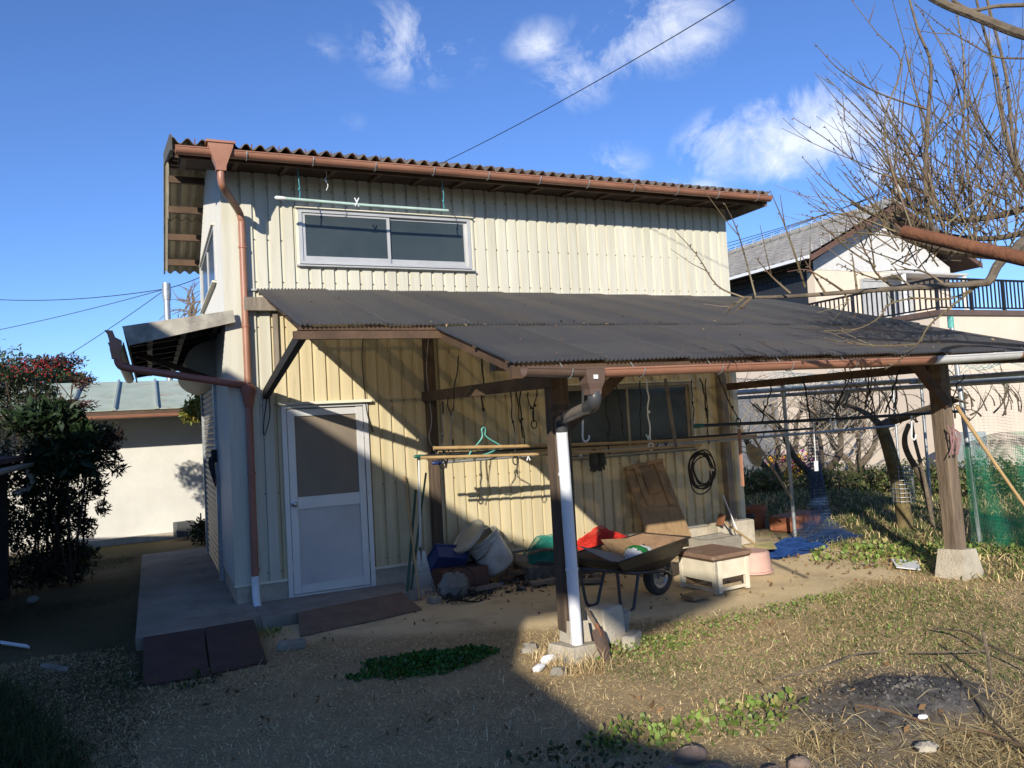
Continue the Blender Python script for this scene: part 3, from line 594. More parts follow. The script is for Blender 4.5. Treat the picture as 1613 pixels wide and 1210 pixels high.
# footings
def footing(cx, cy, wt, wb, h, m=M['conc_pale'], rz=0):
    q = MB(); R_ = Matrix.Rotation(rz, 3, 'Z')
    r0 = [Vector((sx * wb, sy * wb, -.06)) for sx, sy in ((-1, -1), (1, -1), (1, 1), (-1, 1))]; r1 = [Vector((sx * wt, sy * wt, h)) for sx, sy in ((-1, -1), (1, -1), (1, 1), (-1, 1))]
    r1[0].z += .015; r1[2].z -= .02; r0[1].x += .03
    vs = [R_ @ p + Vector((cx, cy, 0)) for p in r0 + r1]; q.add(vs, [(3, 2, 1, 0), (4, 5, 6, 7)] + [(k, (k + 1) % 4, 4 + (k + 1) % 4, 4 + k) for k in range(4)]); return q.build('footing', m, lt)
footing(2.03, -2.93, .075, .085, .24); footing(1.99, -3.0, .13, .15, .10, rz=.2); footing(6.17, -2.92, .115, .155, .26, rz=.1)
# gutter of the lean-to in four lengths, hopper, elbow and drain pipe
G = [((1.33, -3.80, 2.005), (1.86, -3.80, 1.985), M['dkbrown']), ((1.85, -3.80, 1.985), (4.92, -3.80, 2.005), M['copper']), ((4.86, -3.806, 2.008), (5.90, -3.806, 2.03), bare('white_gutter', .62, .62, .60, .45)), ((5.86, -3.80, 2.03), (6.7, -3.80, 2.045), M['copper'])]
for k, (a, b, m) in enumerate(G):
    g = gutter_mesh(a, b, .052 if k != 2 else .056, 'gutter', m, lt)
    for j in range(max(1, int((b[0] - a[0]) / .62))):
        x = a[0] + .3 + j * .62; z = a[2] + (b[2] - a[2]) * (x - a[0]) / (b[0] - a[0]); q = MB(); q.tube([(x, -3.80 + .058 * math.cos(u), z + .058 * math.sin(u)) for u in [math.pi + math.pi * i / 8 for i in range(9)]] + [(x, -3.69, z + .05)], .0035, 5); q.build('bracket', M['galv'], g)
q = MB()
hx, hy = 1.79, -3.80
rings = [sq(2.0, .07, .058), sq(1.98, .068, .056), sq(1.90, .058, .05), sq(1.865, .042, .042), sq(1.83, .040, .040)]; vs = sum(rings, []); fs = [(0, 1, 2, 3)]
for i in range(4):
    for k in range(4): fs.append((i * 4 + k, i * 4 + (k + 1) % 4, i * 4 + 4 + (k + 1) % 4, i * 4 + 4 + k))
q.add(vs, fs); hp = q.build('hopper', M['dkbrown'], lt)
q = MB(); q.box((1.77, -3.861, 1.925), (1.80, -3.856, 1.95)); q.build('sticker', M['pvc'], hp)
q = MB(); q.tube(catm([(1.80, -3.80, 1.845), (1.80, -3.80, 1.795), (1.815, -3.74, 1.765), (1.83, -3.66, 1.755)], 4), .044, 12); q.build('elbow', M['pvc_grey'], lt, True)
q = MB(); q.tube([(1.825, -3.68, 1.758), (1.935, -3.16, 1.70)], .039, 12); q.build('pipe', bare('brown_grey_pipe', .20, .17, .145, .4), lt, True)
q = MB(); q.tube(catm([(1.925, -3.20, 1.705), (1.945, -3.10, 1.69), (1.95, -3.07, 1.66), (1.955, -3.06, 1.60)], 4), .043, 12); q.build('elbow', M['pvc_grey'], lt, True)
q = MB(); q.tube([(1.955, -3.06, 1.62), (1.985, -3.05, .08)], .042, 14); q.build('drain_pipe', M['pvc'], lt, True)
for z in (.63, 1.3):
    q = MB(); q.lathe([(.042, z - .012), (.046, z - .010), (.046, z + .010), (.042, z + .012)], 14, Matrix.Translation((1.974 if z < 1 else 1.96, -3.055, 0))); q.build('pipe_joint', M['pvc'], lt, True)
# ================================================================== HOUSES BEHIND THE VIEWER THAT SHADE THE YARD
def caster(name, label, foot, z, rise, inset, hz, wall=None):
    t_ = empty(name, (0, 0, 0), label, 'house')
    q = MB(); n = len(foot); cx = sum(p[0] for p in foot) / n; cy = sum(p[1] for p in foot) / n
    inn = [(p[0] + (cx - p[0]) * inset, p[1] + (cy - p[1]) * inset) for p in foot]
    q.prism([(p[0], p[1], -.2) for p in (wall or [(p[0] + (cx - p[0]) * .06, p[1] + (cy - p[1]) * .06) for p in foot])], (0, 0, hz + .2)); q.build('wall', M['stucco'], t_)
    q = MB(); vs = [(p[0], p[1], z - .12) for p in foot] + [(p[0], p[1], z) for p in foot] + [(p[0], p[1], z + rise) for p in inn]
    q.add(vs, [tuple(range(n - 1, -1, -1)), tuple(range(2 * n, 3 * n))] + [(k * n + i, k * n + (i + 1) % n, (k + 1) * n + (i + 1) % n, (k + 1) * n + i) for k in (0, 1) for i in range(n)]); q.build('roof', M['slate'], t_)
    return t_
SX, SY = .74 / .444, 1 / .444
def foot(pts, z): return [(x - SX * z, y - SY * z) for x, y in pts]
caster('farmhouse', 'tall farmhouse outside the frame whose shadow covers the yard', foot([(4.05, 6.9), (-7, 6.9), (-7, -1.6), (2.5, -1.6), (2.95, -1.65), (2.72, -2.68), (4.25, -2.0), (3.5, 1.2)], 5.0), 5.0, .3, .5, 4.9, foot([(2.3, 6.2), (-6.5, 6.2), (-6.5, -1.4), (2.3, -1.4)], 5.0))  # unseen house; roof outline cut to shape the yard shadow and its sunlit notch
caster('farmhouse_wing', 'low wing of the farmhouse outside the frame', foot([(2.35, -1.45), (-7, -1.45), (-7, -9.5), (2.9, -9.5), (2.0, -5.2), (1.5, -4.2), (1.55, -2.95)], 3.2), 3.2, .3, .4, 3.1)  # unseen wing; outline drawn back along the sun from the shadow edge
# ================================================================== YARD OBJECTS
def plate(name, pts, th, m, label, cat, parent=None, group=None):
    """flat board through four 3-D corners with real thickness"""
    a = [Vector(p) for p in pts]; n = (a[1] - a[0]).cross(a[3] - a[0]).normalized()
    q = MB(); q.add([p for p in a] + [p - n * th for p in a], [(0, 1, 2, 3), (7, 6, 5, 4)] + [(i, 4 + i, 4 + (i + 1) % 4, (i + 1) % 4) for i in range(4)])
    return q.build(name, m, parent, False, label, cat, group)
def rock(c, r, sc, seed, m, name, label, cat, group=None, parent=None, n=9, k=7, jag=.18):
    rg = random.Random(seed); q = MB(); vs = []; fs = []
    for j in range(k + 1):
        ph = math.pi * j / k
        for i in range(n):
            a = 2 * math.pi * i / n; rr = r * (1 + rg.uniform(-jag, jag) * (0 if j in (0, k) else 1)); vs.append((c[0] + rr * sc[0] * math.sin(ph) * math.cos(a), c[1] + rr * sc[1] * math.sin(ph) * math.sin(a), c[2] + rr * sc[2] * math.cos(ph)))
    for j in range(k):
        for i in range(n): fs.append((j * n + i, j * n + (i + 1) % n, (j + 1) * n + (i + 1) % n, (j + 1) * n + i)[::-1])
    q.add(vs, fs); return q.build(name, m, parent, True, label, cat, group)
g = lambda x, y, dz=0.0: (x, y, float(gz(x, y)) + dz)
# ramps in front of the slab and the step
plate('ramp_plate', [(-.80, -1.86, .012), (-.37, -1.88, .012), (-.345, -.80, .108), (-.80, -.82, .108)], .012, M['rust_plate'], 'rusty dark steel plate ramp at the left end of the concrete slab', 'ramp plate')
plate('ramp_plate', [(-.355, -1.87, .012), (.04, -1.76, .012), (.06, -.76, .108), (-.33, -.80, .108)], .012, M['rust_plate'], 'rusty dark steel plate ramp beside the white drain elbow', 'ramp plate')
plate('door_mat', [(.38, -1.22, .015), (1.52, -.95, .015), (1.46, -.52, .105), (.44, -.74, .105)], .014, M['mat_brown'], 'long brown mat sloping down from the door step', 'mat')
q = MB(); q.bbox((-.11, -.06, 0), (.11, .06, .06), .008, Matrix.Rotation(-.2, 3, 'Z'), g(.27, -1.48)); q.build('brick', M['conc_slab'], None, False, 'lone dark brick lying in the grass near the mat', 'brick')
q = MB(); q.bbox((-.05, -.06, 0), (.05, .06, .06), .006, Matrix.Rotation(.3, 3, 'Z'), g(1.72, -.72)); q.build('brick', M['conc_slab'], None, False, 'small dark brick at the right corner of the door step', 'brick')
# ------------------------------------------------ long tools left of the wall post
rk = empty('leaf_rake', (1.70, -.42, 0), 'leaf rake with silver handle standing upright against the wall post', 'rake')
rk.location = (0, 0, 0)
top = P(660, 722, y=-.30); fer = P(662, 862, y=-.36); neck = P(664, 893, y=-.38)
q = MB(); q.tube([top, fer], .012, 10); q.build('handle', M['alu'], rk, True)
q = MB(); q.tube([top + Vector((0, 0, -.02)), top + Vector((0, 0, .01))], .016, 8); q.build('grip', M['black'], rk, True)
q = MB(); q.tube([fer, neck], [.014, .011], 8); q.tube([P(651, 901, y=-.385), P(676, 899, y=-.385)], .006, 5); q.build('ferrule', M['pvc_grey'], rk, True)
for i in range(13):
    t_ = i / 12; a = P(659 + 10 * t_, 868, y=-.37); b = P(654 + 24 * t_, 905, y=-.40); c_ = P(652 + 37 * t_, 938, y=-.46); e = P(653 + 37 * t_, 946, y=-.50)
    q = MB(); q.tube([a, b, c_, e], .0032, 4); q.build('tine', M['alu'], rk)
def stick(name, p, q_, r, m, label, cat, r2=None, bend=0.0, group=None):
    p, q_ = Vector(p), Vector(q_); mid = (p + q_) / 2 + Vector((bend, 0, 0)); s = MB(); s.tube(catm([p, mid, q_], 5), [r + ((r2 or r) - r) * i / 10 for i in range(11)], 8); return s.build(name, m, None, True, label, cat, group)
M['bamboo'] = mat('bamboo', (.42, .29, .14), (.34, .22, .10), .5, 5, spots=[(7, .6, .75, (.2, .12, .06), .6)])
M['green_pole'] = bare('green_pole', .02, .07, .045, .45); M['teal'] = bare('teal_plastic', .10, .38, .34, .45)
stick('bamboo_stick', P(637, 750, y=-.05), P(661, 944, y=-.55), .011, M['bamboo'], 'thin pale stick leaning on the wall right of the door', 'stick')
stick('garden_stake', P(655, 772, y=-.12), P(641, 935, y=-.50), .014, M['green_pole'], 'dark green garden stake leaning behind the thin pale stick', 'stake')
stick('garden_stake', P(671, 745, y=-.14), P(647, 930, y=-.44), .011, M['green_pole'], 'thin green garden stake leaning close behind the rake', 'stake')
# ------------------------------------------------ junk along the wall, left group
q = MB(); q.bbox((0, 0, 0), (.50, .34, .22), .008, Matrix.Rotation(.10, 3, 'Z'), g(1.93, -.45)); q.build('wooden_box', bare('red_brown_board', .13, .065, .045, .8, bump=.2), None, False, 'low red-brown wooden box in front of the blue container', 'box')
rock((1.95, -.66, .10), .15, (1, .7, .95), 3, bare('grey_sack', .20, .195, .17, .95, bump=.6), 'grey_sack', 'crumpled grey sack beside the coiled black cord on the ground', 'sack', n=12, k=9, jag=.22)
q = MB()
for k in range(5):
    cx, cy = 2.0 + .03 * math.sin(k), -.86 + .02 * k; q.tube(catm([(cx + (.20 - .02 * k) * math.cos(a), cy + (.13 + .01 * k) * math.sin(a), .02 + .01 * k + .025 * math.sin(2 * a + k)) for a in [2 * math.pi * j / 10 for j in range(11)]], 3), .0065, 5)
q.tube(catm([(2.10, -.80, .03), (2.16, -.70, .14), (2.15, -.6, .24), (2.02, -.55, .27), (1.86, -.6, .2), (1.78, -.7, .08), (1.74, -.74, .02)], 5), .006, 5)
q.tube(catm([(1.84, -.76, .03), (1.9, -.62, .16), (2.0, -.66, .22), (1.98, -.78, .1), (1.88, -.82, .04)], 5), .006, 5)
q.build('cord', M['black_cord'], None, False, 'thin black cord coiled on the ground in front of the sack', 'cord')
R_ = Matrix.Rotation(.25, 3, 'Z') @ Matrix.Rotation(-.75, 3, 'X') @ Matrix.Rotation(.25, 3, 'Y')
bx = empty('blue_container', P(708, 890, y=-.22), 'small blue plastic container tipped towards the viewer behind the brown box', 'container'); bx.rotation_euler = R_.to_euler()
mb = bare('blue_plastic', .035, .06, .17, .45); q = MB(); W_, D_, H_ = .17, .125, .15
for (a, b) in (((-W_, -D_, 0), (W_, D_, .008)), ((-W_, -D_, .008), (-W_ + .01, D_, H_)), ((W_ - .01, -D_, .008), (W_, D_, H_)), ((-W_ + .01, -D_, .008), (W_ - .01, -D_ + .01, H_)), ((-W_ + .01, D_ - .01, .008), (W_ - .01, D_, H_))): q.box(a, b)
q.build('body', mb, bx)
q = MB(); q.box((-W_ - .014, -D_ - .014, H_ - .006), (W_ + .014, -D_ - .0005, H_ + .008)); q.box((-W_ - .014, D_ + .0005, H_ - .006), (W_ + .014, D_ + .014, H_ + .008)); q.box((-W_ - .014, -D_, H_ - .006), (-W_ - .0005, D_, H_ + .008)); q.box((W_ + .0005, -D_, H_ - .006), (W_ + .014, D_, H_ + .008)); q.build('rim', mb, bx)
# white barrel, tipped, with its loose lid
ba = P(792, 893, y=-.22); bt = P(742, 856, y=-.34); axd = Vector((-.50, .06, .84)).normalized(); ba = P(788, 893, y=-.26)
Rb = axd.to_track_quat('Z', 'Y').to_matrix().to_4x4(); Mb = Matrix.Translation(ba) @ Rb @ Matrix.Diagonal((.88, .88, .9, 1))
bl = empty('white_barrel', ba, 'dirty white plastic barrel lying tipped against the shed wall', 'barrel'); bl.location = (0, 0, 0)
wb = mat('dirty_white_plastic', (.52, .52, .49), (.42, .41, .37), .5, 4, spots=[(3, .48, .72, (.20, .18, .14), .75), (11, .56, .72, (.16, .14, .11), .7)], bump=.1)
q = MB(); q.lathe([(0, 0), (.185, 0), (.20, .02), (.205, .05), (.215, .34), (.222, .345), (.222, .37), (.215, .375), (.215, .41), (.226, .415), (.226, .435), (.20, .435), (.195, .10), (0, .08)], 26, Mb); q.build('body', wb, bl, True)
q = MB(); q.lathe([(.216, .36), (.232, .362), (.232, .39), (.216, .392)], 26, Mb); q.build('rim', wb, bl, True)
q = MB(); q.tube([Mb @ Vector((.23 * math.cos(a), .23 * math.sin(a), .38 - .12 * math.sin(a - 3.6))) for a in [3.6 + math.pi * k / 10 for k in range(11)]], .005, 5); q.build('handle', M['steel'], bl, True)
lc = P(741, 847, y=-.30); la = (P(723, 836, y=-.42) - P(741, 847, y=-.30)).normalized(); Ml = Matrix.Translation(lc) @ (Vector((-.72, -.04, .69))).to_track_quat('Z', 'Y').to_matrix().to_4x4() @ Matrix.Diagonal((1, 1, 1, 1))
q = MB(); q.lathe([(0, .0), (.195, .0), (.212, .012), (.212, .04), (.20, .045), (.19, .028), (.05, .028), (0, .03)], 28, Ml); q.build('barrel_lid', mat('cream_plastic', (.46, .43, .34), (.38, .35, .27), .5, 5, spots=[(6, .6, .8, (.3, .27, .2), .6)]), None, True, 'cream round lid resting on edge above the tipped white barrel', 'lid')
# litter of boards and scraps
SCR = [((2.30, -.62, .03), (.34, .10), .3, 'wood_grey', 'grey flat board end lying in front of the brown box'), ((2.95, -.75, .03), (.42, .09), .05, 'wood_grey', 'long grey plank lying on the soil below the barrel'), ((3.12, -.35, .12), (.30, .2), -.2, 'wood_grey', 'grey board under the green net heap'), ((3.0, -.2, .16), (.25, .18), .4, 'conc_pale', 'pale broken slab beside the green net heap'), ((2.62, -.42, .05), (.16, .12), .7, 'wood_brown', 'small brown board scrap under the barrel'), ((2.78, -.30, .07), (.2, .12), -.5, 'wood_old', 'dark board scrap behind the barrel foot'), ((3.25, -.95, .02), (.36, .14), -.5, 'wood_grey', 'pale board lying behind the drain pipe'), ((2.45, -.25, .1), (.12, .1), .2, 'conc', 'broken concrete lump beside the barrel foot'), ((3.72, -2.15, .02), (.27, .15), .25, 'wood_tan', 'thin plywood offcut on the soil before the little cabinet'), ((3.55, -.45, .10), (.3, .12), .1, 'wood_old', 'dark plank behind the wheelbarrow')]
for (c_, sz, rz, m_, lb) in SCR:
    q = MB(); q.bbox((-sz[0] / 2, -sz[1] / 2, 0), (sz[0] / 2, sz[1] / 2, .035 if 'slab' not in lb and 'lump' not in lb else .10), .004, Matrix.Rotation(rz, 3, 'Z') @ Matrix.Rotation(random.uniform(-.12, .12), 3, 'X'), c_); q.build('board_scrap' if 'conc' not in m_ else 'concrete_lump', M[m_], None, False, lb, 'scrap', 'scraps along the shed wall')
# nets: heaps of real threads
def threads(name, surf, nu, nv, wd, m, parent=None, seg=40, **kw):
    """surf(u,v)->(..,3) arrays; a net of flat threads along both parameters"""
    Vs, Fs, base = [], [], 0
    for (n_, flip) in ((nu, False), (nv, True)):
        for k in range(n_):
            a = np.linspace(0, 1, seg + 1); cc = np.full_like(a, (k + .5) / n_)
            p = surf(cc, a) if not flip else surf(a, cc)
            tn = np.gradient(p, axis=0); tn /= np.linalg.norm(tn, axis=1, keepdims=True) + 1e-9
            sd_ = np.cross(tn, np.array([.3, -1.0, .45])); sd_ /= np.linalg.norm(sd_, axis=1, keepdims=True) + 1e-9
            Vs.append(np.concatenate([p - sd_ * wd / 2, p + sd_ * wd / 2])); i = np.arange(seg); Fs.append(np.stack([i, i + 1, i + seg + 2, i + seg + 1], 1) + base); base += 2 * (seg + 1)
    return big(name, np.concatenate(Vs), np.concatenate(Fs), m, parent, **kw)
def heap(name, c, rx, ry, h, col, label, cat, seed=1, n=60, layers=3, wd=.0028, rz=0.0):
    t_ = empty(name, c, label, cat, rz=rz); m_ = bare(name + '_thread', *col, .6)
    for L in range(layers):
        def surf(u, v, L=L):
            x = (u - .5) * 2; y = (v - .5) * 2; r = np.sqrt(x * x + y * y)
            wob = (vnoise(x * 2, y * 2, 1.3, seed + L) - .5)
            z = h * (np.clip(1 - (r * .86) ** 2.2, 0, 1) * (.72 + .9 * (vnoise(x, y, 2.6, seed + 5 + L) - .3)) * (1 - .16 * L)) + .035 * (vnoise(x, y, 7, seed + 9 + L)) + .01
            return np.stack([x * rx * (.82 + .3 * wob), y * ry * (.82 + .3 * wob[::-1] if False else y * 0 + ry * y / np.where(np.abs(y) < 1e-6, 1, y) * (.9)), z], -1) if False else np.stack([x * rx * (.85 + .35 * wob), y * ry * (.85 - .3 * wob), z], -1)
        threads('net_layer', surf, n, n, wd, m_, t_, 34)
    q = MB(); kk = 16; vs = []
    for j in range(kk + 1):
        for i in range(kk + 1):
            x, y = i / kk * 2 - 1, j / kk * 2 - 1; r = math.hypot(x, y); z = h * max(0, 1 - (r * 1.02) ** 2) * (.6 + .35 * float(vnoise(np.array([x]), np.array([y]), 3, seed + 2)[0])); vs.append((x * rx * .8, y * ry * .8, z))
    q.add(vs, [(j * (kk + 1) + i, j * (kk + 1) + i + 1, (j + 1) * (kk + 1) + i + 1, (j + 1) * (kk + 1) + i) for j in range(kk) for i in range(kk)]); q.build('folded_core', bare(name + '_core', col[0] * .75, col[1] * .75, col[2] * .75, .8), t_, True)
    return t_
gl = P(853, 872, y=-.32)
heap('green_net_heap', (gl.x + .12, -.30, .17), .34, .22, .24, (.02, .22, .17), 'heap of teal green netting on rubble behind the drain pipe', 'netting', 3)
heap('red_net_heap', (P(945, 862, y=-.35).x, -.38, .24), .42, .18, .17, (.62, .035, .02), 'heap of bright red netting behind the wheelbarrow', 'netting', 5, rz=.1)
q = MB(); q.bbox((0, 0, 0), (1.5, .42, .17), .02, Matrix.Rotation(.03, 3, 'Z'), (2.85, -.52, .0)); q.build('rubble_shelf', mat('rubble', (.17, .15, .12), (.09, .08, .065), .95, 9, bump=.9, bscale=16, spots=[(7, .55, .7, (.28, .25, .2), .7)]), None, False, 'low bank of rubble and boards under the net heaps', 'rubble')
hb = P(833, 872, y=-.55); q = MB(); q.tube(catm([hb, hb + Vector((.18, -.02, .02)), hb + Vector((.40, .0, -.01)), hb + Vector((.62, .02, -.06))], 5), .016, 8); q.build('tool_handle', M['wood_old'], None, True, 'dark tool handle with yellow end on the green net heap', 'handle')
# ------------------------------------------------ wheelbarrow
wbr = empty('wheelbarrow', (3.57, -1.78, 0), 'rusty olive wheelbarrow with one tyre standing under the lean-to', 'wheelbarrow', rz=.30); wbr.scale = (.93, .93, .93)
olive = mat('olive_metal', (.042, .036, .024), (.028, .024, .017), .5, 5, .2, spots=[(6, .55, .72, (.14, .08, .04), .7)])
dirtm = mat('rusty_dirty_metal', (.27, .17, .10), (.20, .125, .075), .85, 6, spots=[(8, .56, .74, (.12, .08, .05), .7)], bump=.4)
q = MB(); bot = [(-.62, -.20, .33), (-.13, -.17, .30), (-.13, .17, .30), (-.62, .20, .33)]; rim = [(-.98, -.33, .50), (.16, -.30, .57), (.16, .30, .57), (-.98, .33, .50)]; mid = [(-.86, -.295, .41), (.02, -.26, .42), (.02, .26, .42), (-.86, .295, .41)]
def shell(q, rings, th):
    n = 4; vs = sum(rings, []); k0 = len(rings); fs = [(3, 2, 1, 0)]
    for i in range(k0 - 1):
        for k in range(n): fs.append((i * n + k, i * n + (k + 1) % n, (i + 1) * n + (k + 1) % n, (i + 1) * n + k))
    q.add(vs, fs)
    q.cur = 1; inn = [[(x * .985 - .004, y * .965, z + th) for x, y, z in r] for r in rings]; inn[-1] = [(x * .985 - .004, y * .965, z) for x, y, z in rings[-1]]; b0 = len(q.v); vs = sum(inn, [])
    fs = [(0, 1, 2, 3)]
    for i in range(k0 - 1):
        for k in range(n): fs.append((i * n + k, (i + 1) * n + k, (i + 1) * n + (k + 1) % n, i * n + (k + 1) % n))
    q.add(vs, fs); q.cur = 0; lo = (k0 - 1) * n
    q.f += [(lo + k, lo + (k + 1) % n, b0 + lo + (k + 1) % n, b0 + lo + k) for k in range(n)]; q.mi += [0] * n
shell(q, [bot, mid, rim], .012); tr = q.build('tray', [olive, dirtm], wbr)
q = MB(); q.tube([Vector(p) for p in rim] + [Vector(rim[0])], .013, 6); q.build('rim', olive, tr, True)
for s in (-1, 1):
    q = MB(); q.tube(catm([(.06, .10 * s, .20), (-.12, .16 * s, .27), (-.62, .22 * s, .34), (-1.0, .27 * s, .43), (-1.35, .28 * s, .50)], 4), .016, 8); q.build('handle', bare('black_tube', .02, .02, .02, .4), wbr, True)
    q = MB(); q.tube([(-1.22, .278 * s, .475), (-1.38, .282 * s, .507)], .021, 8); q.build('grip', M['black'], wbr, True)
    q = MB(); q.tube(catm([(-.55, .21 * s, .34), (-.64, .22 * s, .10), (-.68, .22 * s, .02), (-.78, .22 * s, .015), (-.84, .22 * s, .08), (-.88, .235 * s, .40)], 5), .015, 8); q.build('leg', bare('leg_tube', .045, .045, .05, .45), wbr, True)
    q = MB(); q.tube([(.0, .08 * s, .20), (.05, .20 * s, .48)], .012, 6); q.build('fork', olive, wbr, True)
whl = empty('wheel', (0, 0, .195)); whl.parent = wbr; Mw = Matrix.Rotation(math.pi / 2, 4, 'X')
q = MB(); q.lathe([(.125, -.042), (.155, -.052), (.182, -.046), (.195, -.025), (.198, 0), (.195, .025), (.182, .046), (.155, .052), (.125, .042), (.125, -.042)], 28, Mw); q.build('tyre', mat('dusty_rubber', (.035, .032, .03), (.06, .054, .046), .85, 9, bump=.4), whl, True)
q = MB(); q.lathe([(0, -.035), (.035, -.035), (.04, -.018), (.09, -.02), (.10, -.03), (.126, -.036), (.126, .036), (.10, .03), (.09, .02), (.04, .018), (.035, .035), (0, .035)], 24, Mw); q.build('rim', bare('wheel_rim', .30, .30, .29, .4, .5), whl, True)
q = MB(); q.tube([(0, -.10, 0), (0, .10, 0)], .014, 8); q.build('axle', M['steel'], whl, True)
wp = lambda x, y, z: Vector((3.57, -1.78, 0)) + Matrix.Rotation(.30, 3, 'Z') @ (Vector((x, y, z)) * .93)
# things lying in the barrow
plate('grey_sheet', [wp(-.97, -.24, .515), wp(-.66, -.27, .44), wp(-.45, .05, .46), wp(-.90, .20, .60)], .006, bare('blue_grey_sheet', .26, .29, .32, .5), 'blue-grey plastic sheet in the rear of the wheelbarrow', 'sheet')
t_ = empty('fertiliser_bag', wp(-.43, -.12, .43), 'white and green plastic bag slumped in the wheelbarrow', 'bag', rz=.5)
rock((0, 0, .05), .14, (1.35, .8, .5), 9, M['pvc'], 'sack', None, None, parent=t_, n=14, k=10, jag=.10)
rock((-.03, 0, .05), .147, (.62, .84, .53), 4, bare('bag_green', .02, .19, .05, .4), 'green_print', None, None, parent=t_, n=14, k=10, jag=.06)
plate('cardboard', [wp(-.55, .02, .42), wp(-.18, .0, .40), wp(-.12, .26, .56), wp(-.50, .28, .60)], .008, M['wood_tan'], 'brown cardboard flap in the middle of the wheelbarrow', 'cardboard')
# ------------------------------------------------ leaning hatch board
bd = empty('old_hatch_board', (0, 0, 0), 'old brown plywood hatch with battens leaning against the shed wall', 'board')
TL, TR = P(984, 737, y=-.09), P(1042, 723, y=-.09); BLc, BRc = Vector((TL.x + .18, -.50, .10)), Vector((TR.x + .26, -.50, .10))
BLc = P(1023, 853, y=-.46); BRc = P(1090, 846, y=-.46)
plate('panel', [BLc, BRc, TR, TL], .03, M['wood_tan'], None, None, bd)
def on_b(u, v): return BLc.lerp(BRc, u).lerp(TL.lerp(TR, u), v) + Vector((0, -.02, .012))
for (u0, u1, v0, v1) in ((.20, .30, .45, .97), (.74, .84, .40, .97), (0.0, 1.0, .955, 1.0)): plate('batten', [on_b(u0, v0), on_b(u1, v0), on_b(u1, v1), on_b(u0, v1)], .016, M['wood_tan'], None, None, bd)
plate('patch', [on_b(.36, .58), on_b(.66, .58), on_b(.66, .88), on_b(.36, .88)], .006, mat('dark_ply', (.25, .16, .082), (.18, .115, .058), .8, 5), None, None, bd)
# ------------------------------------------------ small cabinet used as a table
cb = empty('wooden_cabinet', (4.15, -1.86, 0), 'small pale plywood cabinet with brown top standing on the bare soil', 'cabinet', rz=.10); cb.scale = (.84, .9, .95)
q = MB(); q.bbox((-.30, -.30, .335), (.30, .28, .375), .006); q.build('top', mat('brown_top', (.22, .135, .09), (.15, .09, .06), .7, 5, spots=[(5, .5, .72, (.40, .31, .24), .7)]), cb)  # brown lightened, with pale blotches, to imitate sun on the top
q = MB(); q.bbox((-.285, -.285, .318), (.285, .265, .334), .003); q.build('top_edge', M['wood_brown'], cb)
for (x, y) in ((-.24, -.25), (.24, -.25), (-.24, .23), (.24, .23), (.02, -.25)):
    w_ = .03 if x != .02 else .05
    if x == .02: continue
    q = MB(); q.bbox((x - .025, y - .025, 0), (x + .025, y + .025, .317), .004); q.build('leg', M['wood_pale'], cb)
q = MB(); q.box((-.215, -.262, .14), (.215, -.248, .316)); q.build('panel', M['wood_pale'], cb)
q = MB(); q.box((-.262, -.225, .12), (-.248, .205, .316)); q.build('panel', M['wood_pale'], cb)
q = MB(); q.box((.248, -.225, .14), (.262, .205, .316)); q.build('panel', M['wood_pale'], cb)
q = MB(); q.box((-.215, .225, .02), (.215, .238, .316)); q.build('back', M['wood_tan'], cb)
q = MB(); q.box((-.215, -.265, .02), (.215, -.245, .05)); q.build('rail', M['wood_pale'], cb)
q = MB(); q.box((-.262, -.225, .02), (-.246, .205, .05)); q.build('rail', M['wood_pale'], cb)
q = MB(); q.bbox((-.265, -.275, .0), (-.155, -.262, .316), .003); q.build('face_strip', M['wood_pale'], cb)
# pink tub, concrete trough, block
Mt = Matrix.Translation((4.93, -1.52, 0)); q = MB(); q.lathe([(.205, 0), (.205, .018), (.19, .022), (.172, .20), (.155, .215), (0, .215)], 24, Mt); q.build('plastic_tub', mat('pink_tub', (.52, .33, .27), (.45, .28, .23), .6, 5, spots=[(6, .6, .8, (.6, .5, .42), .5)]), None, True, 'faded pink plastic tub turned upside down beside the cabinet', 'tub')
tg = empty('concrete_trough', (0, 0, 0), 'small grey concrete trough at the foot of the leaning board', 'trough'); tg.location = (5.28, -.50, 0); tg.rotation_euler = (0, 0, .15); q = MB()
for (a, b) in (((-.27, -.16, 0), (.27, .16, .05)), ((-.27, -.16, .05), (.27, -.115, .21)), ((-.27, .115, .05), (.27, .16, .21)), ((-.27, -.115, .05), (-.22, .115, .205)), ((.22, -.115, .05), (.27, .115, .20))): q.box(a, b)
q.build('body', M['conc'], tg)
q = MB(); q.bbox((5.55, -.24, 0), (6.12, -.02, .30), .012); q.build('concrete_block', M['conc_pale'], None, False, 'pale concrete block at the right end of the shed wall', 'block')
# tools by the right corner
stick('white_rod', P(1139, 780, y=-.25), P(1166, 848, y=-.55), .007, M['pvc'], 'thin white rod leaning by the concrete block at the shed corner', 'rod')
hk = empty('hoe', (0, 0, 0), 'hoe with pale handle propped over the blue netting', 'hoe'); q = MB(); q.tube([P(1138, 820, y=-.3), P(1190, 858, y=-.95)], .012, 8); q.build('handle', M['bamboo'], hk, True)
hp_ = P(1136, 818, y=-.3); q = MB(); q.bbox((-.02, -.05, -.08), (.02, .05, .06), .004, Matrix.Rotation(.4, 3, 'Y'), hp_); q.build('head', M['rust'], hk)
